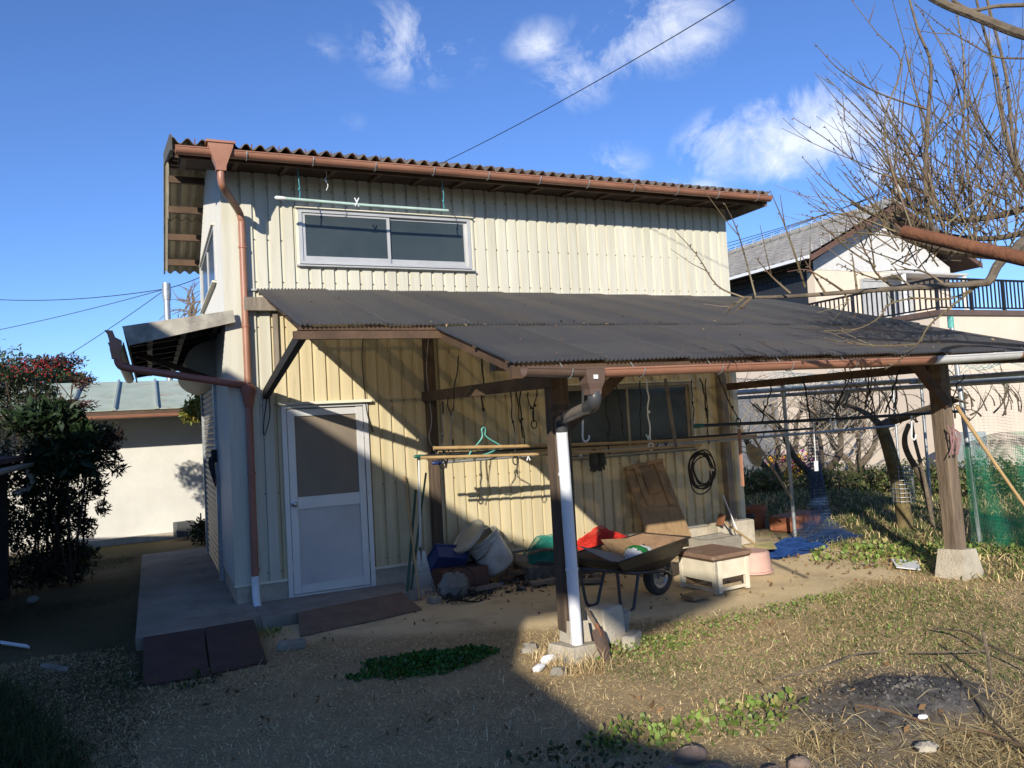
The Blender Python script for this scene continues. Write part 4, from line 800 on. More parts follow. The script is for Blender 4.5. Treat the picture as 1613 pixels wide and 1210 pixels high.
# plant pots beyond the corner
def pot(name, c, r, h, m, label, group=None):
    q = MB(); q.lathe([(0, 0), (r * .72, 0), (r * .95, h * .82), (r * 1.06, h * .83), (r * 1.06, h), (r * .92, h), (r * .85, h * .85), (0, h * .8)], 20, Matrix.Translation(c)); return q.build(name, m, None, True, label, 'plant pot', group)
terra = bare('terracotta', .30, .11, .055, .75); pot('plant_pot', (6.55, .45, 0), .14, .25, M['black'], 'black plastic pot beside the right corner of the shed'); pot('plant_pot', (7.0, .75, 0), .17, .30, terra, 'upper terracotta pot behind the black pot')
q = MB(); q.bbox((-.42, -.16, 0), (.42, .16, .20), .02, Matrix.Rotation(.3, 3, 'Z'), (7.35, .35, 0)); q.build('planter', terra, None, False, 'long terracotta planter trough half hidden in grass', 'planter')
# ------------------------------------------------ blocks, pot and shovel at the near post
q = MB(); q.bbox((-.11, -.10, 0), (.11, .10, .25), .01, Matrix.Rotation(.25, 3, 'Z') @ Matrix.Rotation(-.10, 3, 'X'), (2.35, -2.85, .02)); q.build('concrete_block', M['conc_pale'], None, False, 'pale concrete block standing right of the white drain pipe', 'block')
q = MB(); q.bbox((-.10, -.05, 0), (.10, .05, .10), .01, Matrix.Rotation(.7, 3, 'Z'), (2.47, -3.0, -.01)); q.build('concrete_block', M['conc_pale'], None, False, 'low broken concrete piece below the standing block', 'block')
pot('plant_pot', (2.58, -2.68, 0), .075, .17, bare('grey_pot', .40, .37, .31, .8), 'small pale grey pot behind the standing concrete block')
sh = empty('shovel', (0, 0, 0), 'rusty shovel standing blade down against the concrete block', 'shovel')
b0 = P(958, 1043, y=-3.22); b1 = P(945, 1003, y=-3.15); h1 = P(923, 958, y=-2.99)
ax_ = (b1 - b0).normalized(); sd_ = ax_.cross(Vector((.5, -.85, .1))).normalized(); nn_ = sd_.cross(ax_)
q = MB(); vs = []; rows = [(0, .01, .0), (.03, .055, .004), (.08, .08, .008), (.15, .088, .010), (.21, .084, .010), (.23, .05, .008)]
for (t2, wv, dp_) in rows:
    for u in (-1, -.5, 0, .5, 1): vs.append(b0 + ax_ * t2 + sd_ * wv * u + nn_ * (dp_ * (1 - u * u) * 1.6))
fs = [(j * 5 + i, j * 5 + i + 1, (j + 1) * 5 + i + 1, (j + 1) * 5 + i) for j in range(5) for i in range(4)]; q.add(vs, fs)
q.add([v - nn_ * .004 for v in vs], [f[::-1] for f in fs]); q.build('blade', mat('rusty_blade', (.20, .135, .095), (.14, .09, .065), .75, 9, .3, bump=.2), sh, True)
q = MB(); q.tube([b1, b1 + ax_ * .09 + nn_ * .004], [.022, .016], 8); q.build('socket', M['rust'], sh, True)
q = MB(); q.tube([b1 + ax_ * .07, h1], .014, 8); q.build('handle', M['wood_old'], sh, True)
for k, (px, py, r, lb) in enumerate([(862, 1040, .05, 'white chunk of rubble left of the near post footing'), (848, 1052, .04, 'smaller white chunk at the edge of the sunlit grass'), (835, 1022, .06, 'grey stone in shade left of the near post'), (968, 1012, .05, 'grey rubble piece by the shovel blade'), (905, 1040, .06, 'pale concrete chunk in front of the white drain pipe'), (925, 1022, .045, 'pale chunk between the drain pipe and the shovel'), (878, 1058, .05, 'grey concrete chunk at the front of the near footing'), (988, 1000, .04, 'small stone right of the standing block')]):
    p = P(px, py, z=.02); rock(p, r, (1.2, .8, .7), 20 + k, M['pvc'] if k < 2 else M['conc'], 'rubble_stone', lb, 'stone', 'rubble by the near post', n=7, k=5, jag=.3)
# stones at the bottom of the picture
for k, (px, py, r, lb) in enumerate([(1088, 1182, .068, 'egg shaped brown stone tilted at the lower edge of the picture'), (1128, 1207, .055, 'rounded stone right of the egg shaped stone'), (1215, 1210, .048, 'rightmost rounded stone at the lower edge'), (1055, 1207, .04, 'small stone left of the egg shaped stone'), (1258, 1195, .05, 'grey flat stone near the lower ash')]):
    p = P(px, py, z=.05); rock((p.x, p.y, .022), r, (1.25, .85, .72), 40 + k, mat('brown_stone_%d' % k, (.26, .19, .14), (.19, .14, .105), .85, 9, bump=.5, spots=[(14, .6, .72, (.09, .07, .055), .7)]), 'stone', lb, 'stone', 'stones along the lower edge', n=14, k=10, jag=.11)
rock(P(1460, 1178, z=.05), .045, (1.2, .9, .6), 55, M['conc_pale'], 'paper_ball', 'crumpled white paper at the lower right of the ash heap', 'paper', n=10, k=7, jag=.3)
rock(P(1453, 1129, z=.12), .022, (1.3, .8, .6), 56, M['pvc'], 'paper_scrap', 'tiny white paper scrap on the ash heap', 'paper', n=7, k=5, jag=.3)
plate('printed_bag', [P(1404, 880, z=.05), P(1412, 893, z=.03), P(1450, 897, z=.03), P(1446, 884, z=.05)], .01, M['pvc'], 'flattened white bag with green print near the far post footing', 'bag')
plate('roof_tile_shard', [P(62, 1050, z=.03), P(105, 1058, z=.02), P(108, 1050, z=.03), P(70, 1044, z=.04)], .02, M['conc_slab'], 'flat grey shard lying in the dark grass at the left', 'stone')
plate('white_tube', [P(0, 1014, z=.06), P(42, 1020, z=.06), P(42, 1015, z=.08), P(0, 1009, z=.08)], .03, M['pvc'], 'white plastic scrap at the left edge of the picture', 'plastic')
rock(P(50, 945, z=.04), .06, (1.2, .9, .7), 58, M['conc'], 'stone', 'pale stone at the foot of the dark hut post', 'stone', n=9, k=7)
# ------------------------------------------------ blue netting heap
heap('blue_net_heap', (5.95, -1.0, 0), .52, .20, .13, (.015, .055, .20), 'heap of blue netting on the ground beside the pink tub', 'netting', 8, n=80, rz=.12)
plate('yellow_rag', [P(1192, 866, z=.16), P(1224, 864, z=.14), P(1216, 852, z=.17), P(1188, 858, z=.2)], .006, bare('khaki', .36, .31, .13, .8), 'khaki rag lying on the blue netting', 'rag')
# ================================================================== THINGS HANGING UNDER THE LEAN-TO
def pole(name, p, q_, r, m, label, tip=None, cat='pole', n=10, nodes=False):
    t_ = empty(name, (0, 0, 0), label, cat); p, q_ = Vector(p), Vector(q_); s = MB()
    if nodes:
        L = (q_ - p).length; k = int(L / .22); pts = []; rr = []
        for i in range(k + 1):
            for (o_, f_) in ((0, 1.18), (.02, 1.0), (.20, .98)):
                t2 = (i * .22 + o_) / L
                if t2 <= 1: pts.append(p.lerp(q_, t2) + Vector((0, 0, -.02 * math.sin(math.pi * t2)))); rr.append(r * f_ * (1 - .25 * t2))
        s.tube(pts, rr, n)
    else: s.tube([p, p.lerp(q_, .5) + Vector((0, 0, -.008)), q_], r, n)
    s.build('shaft', m, t_, True)
    if tip:
        d_ = (q_ - p).normalized(); s = MB(); s.tube([p - d_ * .05, p - d_ * .035, p + d_ * .02, p + d_ * .05], [r * .5, r * 1.25, r * 1.25, r * 1.05], n); s.build('end_cap', tip, t_, True)
    return t_
dkm = bare('dark_pole', .03, .034, .034, .35, .3)
pole('laundry_pole', P(660, 719, y=-1.12), P(1279, 675, y=-1.12), .013, dkm, 'dark laundry pole with green tip tied beside the wall post', bare('green_cap', .01, .10, .08, .4))
pole('laundry_pole', P(688, 729, y=-1.0), P(1408, 671, y=-1.0), .015, M['galv'], 'grey metal laundry pole with blue end cap, lowest of the bundle', bare('blue_cap', .015, .03, .12, .4))
pole('bamboo_pole', P(683, 706, y=-1.2), P(1200, 686, y=-1.2), .017, M['bamboo'], 'upper bamboo pole in the hanging bundle', nodes=True)
pole('bamboo_pole', P(663, 721, y=-1.26), P(1120, 700, y=-1.26), .015, M['bamboo'], 'lower bamboo pole in the hanging bundle', nodes=True)
pole('bamboo_pole', P(690, 713, y=-1.05), P(1050, 699, y=-1.05), .014, M['bamboo'], 'short bamboo pole in the middle of the hanging bundle', nodes=True)
pole('laundry_pole', P(1100, 671, y=-2.72), P(1512, 648, y=-2.72), .015, dkm, 'dark laundry pole with green tip tied to the far post', bare('green_cap2', .01, .10, .07, .4))
pole('bamboo_pole', P(1507, 640, y=-3.05), P(1640, 832, y=-3.35), .018, M['bamboo'], 'slanting bamboo pole leaning on the far post', nodes=True)
pole('window_pole', P(441, 312, y=-.38), P(706, 332, y=-.38), .015, bare('pale_teal_pole', .42, .56, .50, .4), 'pale teal pole slung under the eave above the upstairs window', bare('white_cap', .7, .7, .68, .4))
def rope(p, q_, r=.006, sway=.012, m=None, label='', seed=0, loop=False, group=None):
    rg = random.Random(seed); p, q_ = Vector(p), Vector(q_); n = 7; pts = [p.lerp(q_, i / n) + (Vector((rg.uniform(-sway, sway), rg.uniform(-sway, sway), 0)) if 0 < i < n else Vector()) for i in range(n + 1)]
    s = MB(); s.tube(catm(pts, 3), r, 5)
    if loop: s.tube(catm([q_ + Vector((.03 * math.cos(a), 0, .04 * math.sin(a) - .02)) for a in [2 * math.pi * j / 7 for j in range(8)]], 3), r, 5)
    kn = p.lerp(q_, rg.uniform(.45, .8)); s.tube([kn + Vector((0, 0, .015)), kn, kn - Vector((0, 0, .015))], [r, r * 2.2, r], 6)
    return s.build('rope', m or M['black_cord'], None, True, label, 'rope', group)
yb = -1.1
ROPES = [(697, 632, 697, 728, -1.1, 'leftmost black rope loop hanging from the tie beam'), (706, 626, 716, 722, -1.05, 'black rope slack beside the leftmost loop'), (722, 560, 703, 738, -1.15, 'long slanting black rope left of the hanger'), (760, 545, 762, 680, -1.15, 'doubled black rope that carries the teal hanger'), (804, 606, 812, 722, -1.2, 'black rope right of the teal hanger'), (811, 606, 826, 700, -1.05, 'black rope crossing towards the bundle'), (818, 590, 824, 690, -1.0, 'thin black rope third right of the hanger'), (846, 600, 841, 665, -1.3, 'rope drop with a knot above the bundle'), (832, 618, 841, 665, -1.25, 'slanting rope meeting the knotted drop'),
         (955, 610, 960, 715, -1.2, 'left black rope before the dark window'), (969, 600, 984, 690, -1.1, 'thin black rope by the window mullion'), (1008, 600, 1010, 692, -1.15, 'thick black rope end hanging before the right pane'), (1019, 598, 1025, 700, -1.2, 'pale string hanging before the right pane'), (1090, 598, 1092, 664, -1.3, 'black strap hanging right of the window'), (1112, 596, 1117, 700, -1.2, 'black rope right of the window holding the bundle'), (1102, 596, 1116, 665, -1.0, 'slanting black rope joining the one right of the window'), (1131, 592, 1163, 662, -2.0, 'black rope slanting to the dark pole by the shed corner'),
         (1218, 597, 1198, 668, -2.7, 'rope slanting left down to the dark pole'), (1266, 592, 1275, 660, -2.7, 'rope above the middle of the dark pole'), (1343, 588, 1310, 655, -2.7, 'rope slanting down to the white hooks'), (1366, 585, 1375, 652, -2.7, 'black rope between the white hooks and the far post'), (1418, 582, 1395, 650, -2.75, 'black rope near the far brace'), (1518, 590, 1490, 645, -2.95, 'black rope lashed behind the far post')]
for k, (x0, y0, x1, y1, yy, lb) in enumerate(ROPES): rope(P(x0, y0, y=yy), P(x1, y1, y=yy), .006 if k % 3 else .008, .014, M['black_cord'] if 'pale' not in lb else M['pvc'], lb, k, loop=(k % 4 == 0))
for (x0, lb) in ((697, 'rope loop lashing the bundle left'), ): pass
for (px, py, lb) in ((470, 262, 'left teal string holding the window pole'), (697, 284, 'right teal string holding the window pole')):
    rope(P(px, py, y=-.42), P(px + 2, py + 50, y=-.38), .006, .01, bare('teal_string', .06, .25, .30, .7), lb, 77 + px)
rope(P(513, 262, y=-.4), P(514, 300, y=-.38), .004, .015, M['pvc'], 'frayed white string under the eave', 5)
# wires on the wall left of the door and over the door
for k, (a, lb) in enumerate(((((421, 622), (415, 672), (417, 685), (425, 655), (424, 622)), 'loose black wire hanging from the strut foot'), (((573, 524), (570, 560), (573, 600), (578, 650), (588, 680), (584, 672)), 'black wire hanging down the wall right of the door'))):
    s = MB(); s.tube(catm([P(x, y, y=-.05) for x, y in a], 4), .005, 5); s.build('wire', M['black_cord'], None, True, lb, 'wire')
s = MB(); s.tube(catm([P(676, 522, y=-.17), P(672, 585, y=-.17), P(680, 660, y=-.17), P(676, 690, y=-.17), P(688, 715, y=-.2)], 4), .006, 5); s.build('wire', bare('grey_wire', .3, .3, .3, .5), None, True, 'grey wire running down the dark wall post', 'wire')
# teal hanger
c0 = P(763, 700, y=-1.15); s = MB(); s.tube(catm([c0 + Vector(v) for v in ((.0, 0, .16), (.015, 0, .155), (.018, 0, .12), (.012, 0, .09), (.05, 0, .05), (.155, 0, -.015), (.165, 0, -.035), (.15, 0, -.045), (0, 0, -.095), (-.14, 0, -.105), (-.155, 0, -.09), (-.14, 0, -.06), (-.03, 0, .05), (-.015, 0, .10), (-.02, 0, .14), (0, 0, .16))], 4), .007, 6); s.build('clothes_hanger', M['teal'], None, True, 'teal plastic clothes hanger on the pole bundle', 'hanger')
# hooks
for (px, y0, y1, yy, lb) in ((918, 560, 692, -2.6, 'white plastic hook hanging on a grey rod right of the near post'), (1436, 655, 690, -2.74, 'white plastic hook on the dark pole near the far post'), (1308, 660, 666, -2.74, 'left small white hook on the dark pole')):
    a = P(px, y0, y=yy); b = P(px, y1, y=yy); s = MB(); s.tube(catm([a, a.lerp(b, .8), b + Vector((.0, 0, .01)), b + Vector((.025, 0, -.02)), b + Vector((.055, 0, .0)), b + Vector((.058, 0, .03))], 4), .008 if 'cord' not in lb else .005, 6); s.build('hook', M['pvc'], None, True, lb, 'hook')
t_ = empty('tag_cord', (0, 0, 0), 'white cord with a small tag hanging from the dark pole', 'cord'); s = MB(); s.tube([P(1281, 664, y=-2.72), P(1285, 726, y=-2.72)], .004, 5); s.build('cord', M['pvc'], t_); s = MB(); s.box((-.02, -.004, -.09), (.02, .004, 0), None, P(1285, 726, y=-2.72)); s.build('tag', M['pvc'], t_)
# cable coil, gloves, pegs
cc = P(1105, 738, y=-1.0); s = MB()
for k in range(8):
    rx, rz_ = .145 + .012 * math.sin(k * 2.1), .165 + .02 * math.cos(k * 1.7); s.tube(catm([cc + Vector((.012 * math.sin(k) + rx * math.cos(a), .012 * (k - 4) + .01 * math.sin(3 * a), .02 * math.cos(k * 1.3) + rz_ * math.sin(a) - .012 * k * (math.sin(a) < 0))) for a in [2 * math.pi * j / 12 for j in range(13)]], 3), .0075, 5)
s.build('cable_coil', M['black_cord'], None, True, 'big coil of black cable hanging on the right of the shed wall', 'cable')
gm_ = mat('work_glove', (.085, .078, .062), (.05, .046, .036), .95, 16, bump=.6); gp = P(940, 716, y=-1.0); s = MB()
for sgn in (-1, 1):
    o_ = gp + Vector((.035 * sgn, .015 * sgn, 0))
    s.tube(catm([o_ + Vector((0, 0, .07)), o_ + Vector((.01 * sgn, 0, .02)), o_ + Vector((.02 * sgn, -.01, -.06)), o_ + Vector((.015 * sgn, 0, -.11))], 4), [.012, .02, .03, .036, .04, .044, .048, .05, .05, .048, .045, .042, .036], 9)
    for j in range(4):
        b = o_ + Vector((-.03 + .02 * j + .012 * sgn, (-.008) * (j % 2), -.10)); s.tube(catm([b, b + Vector((.004 * (j - 1.5), .006, -.045)), b + Vector((.008 * (j - 1.5), .012, -.085 + .012 * abs(j - 1.5)))], 3), [.013, .0125, .012, .012, .011, .010, .006], 7)
    b = o_ + Vector((.04 * sgn, 0, -.05)); s.tube(catm([b, b + Vector((.022 * sgn, -.01, -.03)), b + Vector((.03 * sgn, -.01, -.065))], 3), [.014, .0135, .013, .012, .011, .010, .006], 7)
s.build('work_gloves', gm_, None, True, 'pair of dark work gloves pegged to the pole right of the near post', 'gloves')
for (px, py, yy, m_, lb) in ((1035, 702, -1.02, bare('blue_peg', .01, .03, .20, .4), 'left dark blue clothes peg below the window'), (1049, 701, -1.02, bare('blue_peg2', .01, .03, .20, .4), 'right dark blue clothes peg below the window'), (914, 713, -1.0, M['pvc'], 'white clothes peg left of the work gloves'), (832, 718, -1.05, M['pvc'], 'white clothes peg left of the near post'), (1021, 690, -1.05, bare('ice_peg', .5, .7, .75, .4), 'pale blue clip on the pole before the window'), (562, 318, -.39, M['pvc'], 'white clip in the middle of the window pole')):
    c_ = P(px, py, y=yy); s = MB()
    for sg in (-1, 1): s.bar(c_ + Vector((-.02 * sg, .004 * sg, .04)), c_ + Vector((.02 * sg, .004 * sg, -.045)), .008, .01)
    s.build('clothes_peg', m_, None, False, lb, 'peg')
s = MB(); s.bar(P(1164, 676, y=-2.3), P(1170, 766, y=-2.3), .026, .018); s.build('hanging_lath', mat('flaking_lath', (.38, .19, .12), (.30, .14, .09), .8, 8, spots=[(18, .6, .7, (.6, .5, .42), .8)]), None, False, 'flaking pinkish lath hanging from the dark pole at the shed corner', 'lath')
s = MB(); hc = P(1190, 716, y=-1.9); s.lathe([(.0, .06), (.05, .055), (.07, .03), (.075, 0), (.12, -.012), (.125, -.018), (.07, -.008), (0, .04)], 18, Matrix.Translation(hc) @ Matrix.Rotation(1.2, 4, 'X') @ Matrix.Rotation(.3, 4, 'Y')); s.build('straw_hat', mat('straw', (.30, .23, .13), (.22, .165, .09), .9, 30, bump=.5), None, True, 'small straw hat hanging behind the pinkish lath', 'hat')
stick('slanting_stick', P(1187, 690, y=-1.6), P(1247, 785, y=-.8), .013, M['wood_grey'], 'grey stick slanting down to the metal pole', 'stick')
for (px, py, ax2, lb) in ((1497, 678, .1, 'pink ribbon and cord bundle tied to the far post'),):
    c_ = P(px, py, y=-3.03); s = MB(); rg = random.Random(3)
    for j in range(9): a = c_ + Vector((rg.uniform(-.05, .05), -.01, rg.uniform(-.04, .06))); s.tube(catm([a, a + Vector((rg.uniform(-.06, .06), -.02, -.06)), a + Vector((rg.uniform(-.06, .06), -.01, -.16 - rg.random() * .12))], 3), .006, 5)
    s.build('ribbon_bundle', bare('faded_pink', .27, .15, .15, .8), None, True, lb, 'ribbon')
# ================================================================== BACKGROUND BUILDINGS
# --- storehouse with a green metal roof behind on the left
st = empty('storehouse', (0, 6.95, 0), 'long white walled storehouse with a rusty green metal roof behind the shed', 'storehouse'); st.location = (0, 0, 0)
WY = 6.95
q = MB(); q.box((-9, WY, -.1), (5, WY + 3.4, 2.35)); q.build('wall', M['stucco'], st)
q = MB(); q.box((-9, WY - .10, -.08), (5, WY - .003, .10)); q.build('plinth', M['conc_pale'], st)
q = MB(); q.box((-9.1, 5.93, 2.10), (5.1, 5.97, 2.19)); q.build('fascia', M['wood_brown'], st)
gutter_mesh((-9.1, 5.88, 2.12), (5.1, 5.88, 2.12), .05, 'gutter', M['copper'], st)
q = MB(); q.box((-9, 5.97, 2.17), (5, WY + .05, 2.185)); q.build('soffit', M['stucco'], st)
grn = mat('rusty_green_roof', (.42, .48, .40), (.33, .39, .32), .9, 2.5, 0, stretch=(1, 1, 1), spots=[(3.2, .58, .70, (.30, .13, .06), .85), (9, .6, .72, (.5, .55, .5), .6)], rnd=.05)
ang = math.atan2(.62, 2.6); q = MB(); q.box((0, 0, 0), (.60, 2.72, .012)); pm = q.mesh('roof_panel', grn); q = MB(); q.prism([(0, 0, 0), (.018, 0, .05), (.045, 0, .05), (.063, 0, 0)], (0, 2.74, 0)); sm = q.mesh('standing_seam', bare('seam', .36, .40, .36, .5))
for i in range(16):
    x = -7.4 + i * .62; inst('roof_panel', pm, st, (x, 5.92, 2.20), (ang, 0, 0)); inst('standing_seam', sm, st, (x - .04, 5.91, 2.205), (ang, 0, 0))
q = MB(); q.bbox((-.16, -.12, 0), (.16, .12, .24), .01, Matrix.Rotation(.2, 3, 'Z'), (-.22, 6.65, .05)); q.build('grey_box', bare('grey_plastic_box', .08, .085, .085, .6), None, False, 'dark grey box at the foot of the white storehouse wall', 'box')
# --- small dark hut at the left edge
hu = empty('wooden_hut', (-2.4, 2.6, 0), 'dark low wooden hut with tin roof at the left edge', 'hut'); hu.location = (0, 0, 0)
q = MB(); q.box((-4.6, .4, -.1), (-2.42, 2.75, 1.5)); q.build('wall', M['black_wood'], hu)
for y in (.9, 1.8, 2.72):
    q = MB(); q.bbox((-2.34, y - .06, -.05), (-2.22, y + .06, 1.58), .006); q.build('post', M['black_wood'], hu)
q = MB(); q.prism([(-4.8, .2, 1.88), (-2.02, .2, 1.60), (-2.02, .2, 1.55), (-4.8, .2, 1.83)], (0, 2.9, 0)); q.build('roof', M['rust_plate'], hu)
hg = gutter_mesh((-1.99, .25, 1.50), (-1.99, 3.15, 1.52), .05, 'gutter', bare('old_white_gutter', .42, .42, .40, .6), hu)
q = MB(); q.bbox((-2.05, 2.9, 1.36), (-1.95, 3.02, 1.54), .006); q.build('hopper', M['pvc'], hu)
q = MB(); q.tube(catm([(-2.0, 2.96, 1.38), (-2.0, 2.96, 1.28), (-2.06, 2.96, 1.20), (-2.2, 2.96, 1.16)], 4), .035, 10); q.build('pipe', M['pvc'], hu, True)
# --- neighbour's house on the right
nb = empty('neighbour_house', (14.84, 3.47, 0), 'neighbouring beige house with grey tiled gable roof and black balcony railing', 'house'); nb.location = (0, 0, 0)
beige = mat('beige_render', (.66, .56, .45), (.61, .51, .41), .9, 1.2, bump=.1, bscale=80)
CX, CY, TZ = 14.84, 3.47, 3.45
q = MB(); q.box((CX, CY, -.3), (24, 16, TZ)); q.build('wall', beige, nb)
q = MB(); q.box((CX - .06, CY - .06, TZ), (24, CY + .16, TZ + .12)); q.box((CX - .06, CY + .16, TZ), (CX + .16, 9.4, TZ + .12)); q.build('balcony_coping', M['dkbrown'], nb)
UY, UX0, UX1 = 7.0, 15.0, 20.2
q = MB(); q.prism([(UX0, UY, TZ + .001), (UX1, UY, TZ + .001), (UX1, UY, 5.35), ((UX0 + UX1) / 2, UY, 6.75), (UX0, UY, 5.35)], (0, 11, 0)); q.build('upper_wall', beige, nb)
q = MB(); q.prism([(UX0 - .02, UY - .012, 5.15), (UX1 + .02, UY - .012, 5.15), (UX1 + .02, UY - .012, 5.37), ((UX0 + UX1) / 2, UY - .012, 6.77), (UX0 - .02, UY - .012, 5.37)], (0, .01, 0)); q.build('gable_panel', bare('white_plaster', .58, .58, .57, .9), nb)
navy = bare('navy_siding', .022, .026, .036, .6)
q = MB(); q.box((0, 0, 0), (.014, .15, 1.75)); vm = q.mesh('siding_board', navy)
for i in range(40): inst('siding_board', vm, nb, (UX0 - .016, UY + .25 + i * .16, TZ + .13))
q = MB(); q.box((UX0 - .07, UY, 5.12), (UX0 - .02, 18, 5.3)); q.build('eave_board', M['black_wood'], nb)
PKX, PKZ = (UX0 + UX1) / 2, 6.95; tile_m = mat('grey_roof_tile', (.30, .285, .26), (.22, .21, .195), .75, 5, rnd=.12, spots=[(9, .6, .75, (.14, .13, .12), .6)])
EX, EZ = UX0 - .62, 5.42; sl = math.hypot(PKX - EX, PKZ - EZ); ta = math.atan2(PKZ - EZ, PKX - EX)
q = MB(); q.prism([(EX, UY - .55, EZ - .03), (PKX, UY - .55, PKZ - .03), (2 * PKX - EX, UY - .55, EZ - .03), (2 * PKX - EX, UY - .55, EZ - .13), (PKX, UY - .55, PKZ - .13), (EX, UY - .55, EZ - .13)], (0, 12, 0)); q.build('roof_deck', M['wood_dark'], nb)
NR, TW = 9, .33; q = MB(); rl = sl / NR; vs = []
for j, (xx, zz) in enumerate(((0, .035), (rl * 1.12, .015))):
    for i in range(9): u = i / 8; vs.append((xx, u * TW, zz + .022 * math.cos(u * 2 * math.pi)))
for i in range(9): u = i / 8; vs.append((0, u * TW, .0 + .022 * math.cos(u * 2 * math.pi)))
q.add(vs, [(i, 9 + i, 9 + i + 1, i + 1)[::-1] for i in range(8)] + [(i, i + 1, 18 + i + 1, 18 + i)[::-1] for i in range(8)]); tm = q.mesh('roof_tile', tile_m, True)
for r_ in range(NR):
    for k in range(33):
        if r_ * 33 + k > 296: continue
        inst('roof_tile', tm, nb, (EX + r_ * rl * math.cos(ta), UY - .55 + k * TW, EZ - .01 + r_ * rl * math.sin(ta)), (0, -ta, 0))
q = MB(); q.tube([(PKX, UY - .6, PKZ + .06), (PKX, 18.4, PKZ + .06)], .11, 10); q.build('ridge', tile_m, nb, True)
q = MB(); q.prism([(EX - .02, UY - .57, EZ - .16), (PKX, UY - .57, PKZ - .16), (2 * PKX - EX + .02, UY - .57, EZ - .16), (2 * PKX - EX + .02, UY - .57, EZ - .02), (PKX, UY - .57, PKZ - .02), (EX - .02, UY - .57, EZ - .02)], (0, .03, 0)); q.build('barge_board', bare('nb_barge', .12, .065, .05, .7), nb)
sgm = bare('white_wire', .5, .5, .5, .5)
for k in range(26):
    y = UY - .3 + k * .42; q = MB(); q.tube([(PKX - .25, y, PKZ + .02), (PKX - .22, y, PKZ + .18), (PKX - .05, y + .05, PKZ + .22), (PKX - .0, y + .22, PKZ + .22)], .009, 4); q.build('snow_guard', sgm, nb)
for k in range(10):
    t2 = k / 9; x, z = EX + .1 + (PKX - EX - .3) * t2, EZ + .1 + (PKZ - EZ - .2) * t2; q = MB(); q.tube([(x, UY - .50, z), (x - .02, UY - .50, z + .16), (x + .16, UY - .5, z + .10)], .012, 4); q.build('snow_guard', sgm, nb)
q = MB(); q.prism([(EX - .06, UY - .5, EZ - .02), (EX + .02, UY - .5, EZ + .0), (EX + .02, UY - .5, EZ - .1), (EX - .06, UY - .5, EZ - .1)], (0, 11.8, 0)); q.build('gutter', M['pvc'], nb)
nw = empty('window', (0, 0, 0)); nw.parent = nb
q = MB(); x0, x1, z0, z1 = 16.6, 18.6, 3.75, 4.95
for (a, b) in (((x0, UY - .06, z0), (x0 + .06, UY - .013, z1)), ((x1 - .06, UY - .06, z0), (x1, UY - .013, z1)), ((x0 + .06, UY - .06, z1 - .06), (x1 - .06, UY - .013, z1)), ((x0 + .06, UY - .06, z0), (x1 - .06, UY - .013, z0 + .06)), (((x0 + x1) / 2 - .03, UY - .06, z0 + .06), ((x0 + x1) / 2 + .03, UY - .013, z1 - .06))): q.box(a, b)
q.build('frame', M['alu'], nw); q = MB(); q.box((x0 + .06, UY - .03, z0 + .06), (x1 - .06, UY - .015, z1 - .06)); q.build('pane', bare('curtain_glass', .42, .42, .41, .25), nw)
q = MB(); q.prism([(17.4, UY - .7, 5.0), (20.0, UY - .7, 5.0), (20.0, UY - .7, 5.05), (17.4, UY - .7, 5.05)], (0, .68, 0)); q.build('porch_roof', bare('porch_sheet', .5, .5, .5, .6), nb)
for x in (17.5, 19.9):
    q = MB(); q.box((x - .04, UY - .68, TZ), (x + .04, UY - .60, 5.0)); q.build('porch_post', M['pvc'], nb)
nw2 = empty('window', (0, 0, 0)); nw2.parent = nb
q = MB(); q.box((CX - .06, 5.6, .95), (CX - .002, 7.3, 2.05)); q.build('frame', M['dkbrown'], nw2); q = MB(); q.box((CX - .075, 5.68, 1.03), (CX - .062, 7.22, 1.97)); q.build('pane', M['glass_shade'], nw2)
q = MB(); q.box((CX - .085, 6.43, 1.03), (CX - .061, 6.48, 1.97)); q.build('mullion', M['alu'], nw2)
# balcony railing: every bar
rm = bare('black_railing', .015, .015, .018, .4); rt = TZ + .82; rb = TZ + .18
q = MB(); q.tube([(CX + .05, 9.3, rt), (CX + .05, CY + .05, rt), (22.5, CY + .05, rt)], .028, 6); q.build('top_rail', rm, nb); q = MB(); q.tube([(CX + .05, 9.3, rb), (CX + .05, CY + .05, rb), (22.5, CY + .05, rb)], .02, 6); q.build('bottom_rail', rm, nb)
q = MB(); q.box((-.013, -.013, 0), (.013, .013, rt - rb)); bm_ = q.mesh('baluster', rm); q = MB(); q.box((-.03, -.03, 0), (.03, .03, rt - TZ - .1)); pm_ = q.mesh('rail_post', rm)
for k in range(42): inst('baluster', bm_, nb, (CX + .05, CY + .05 + .14 * (k + 1), rb))
for k in range(40): inst('baluster', bm_, nb, (CX + .05 + .14 * (k + 1), CY + .05, rb))
for (x, y) in [(CX + .05, CY + .05 + 1.12 * k) for k in range(6)] + [(CX + .05 + 1.12 * k, CY + .05) for k in range(1, 6)]: inst('rail_post', pm_, nb, (x, y, TZ + .12))
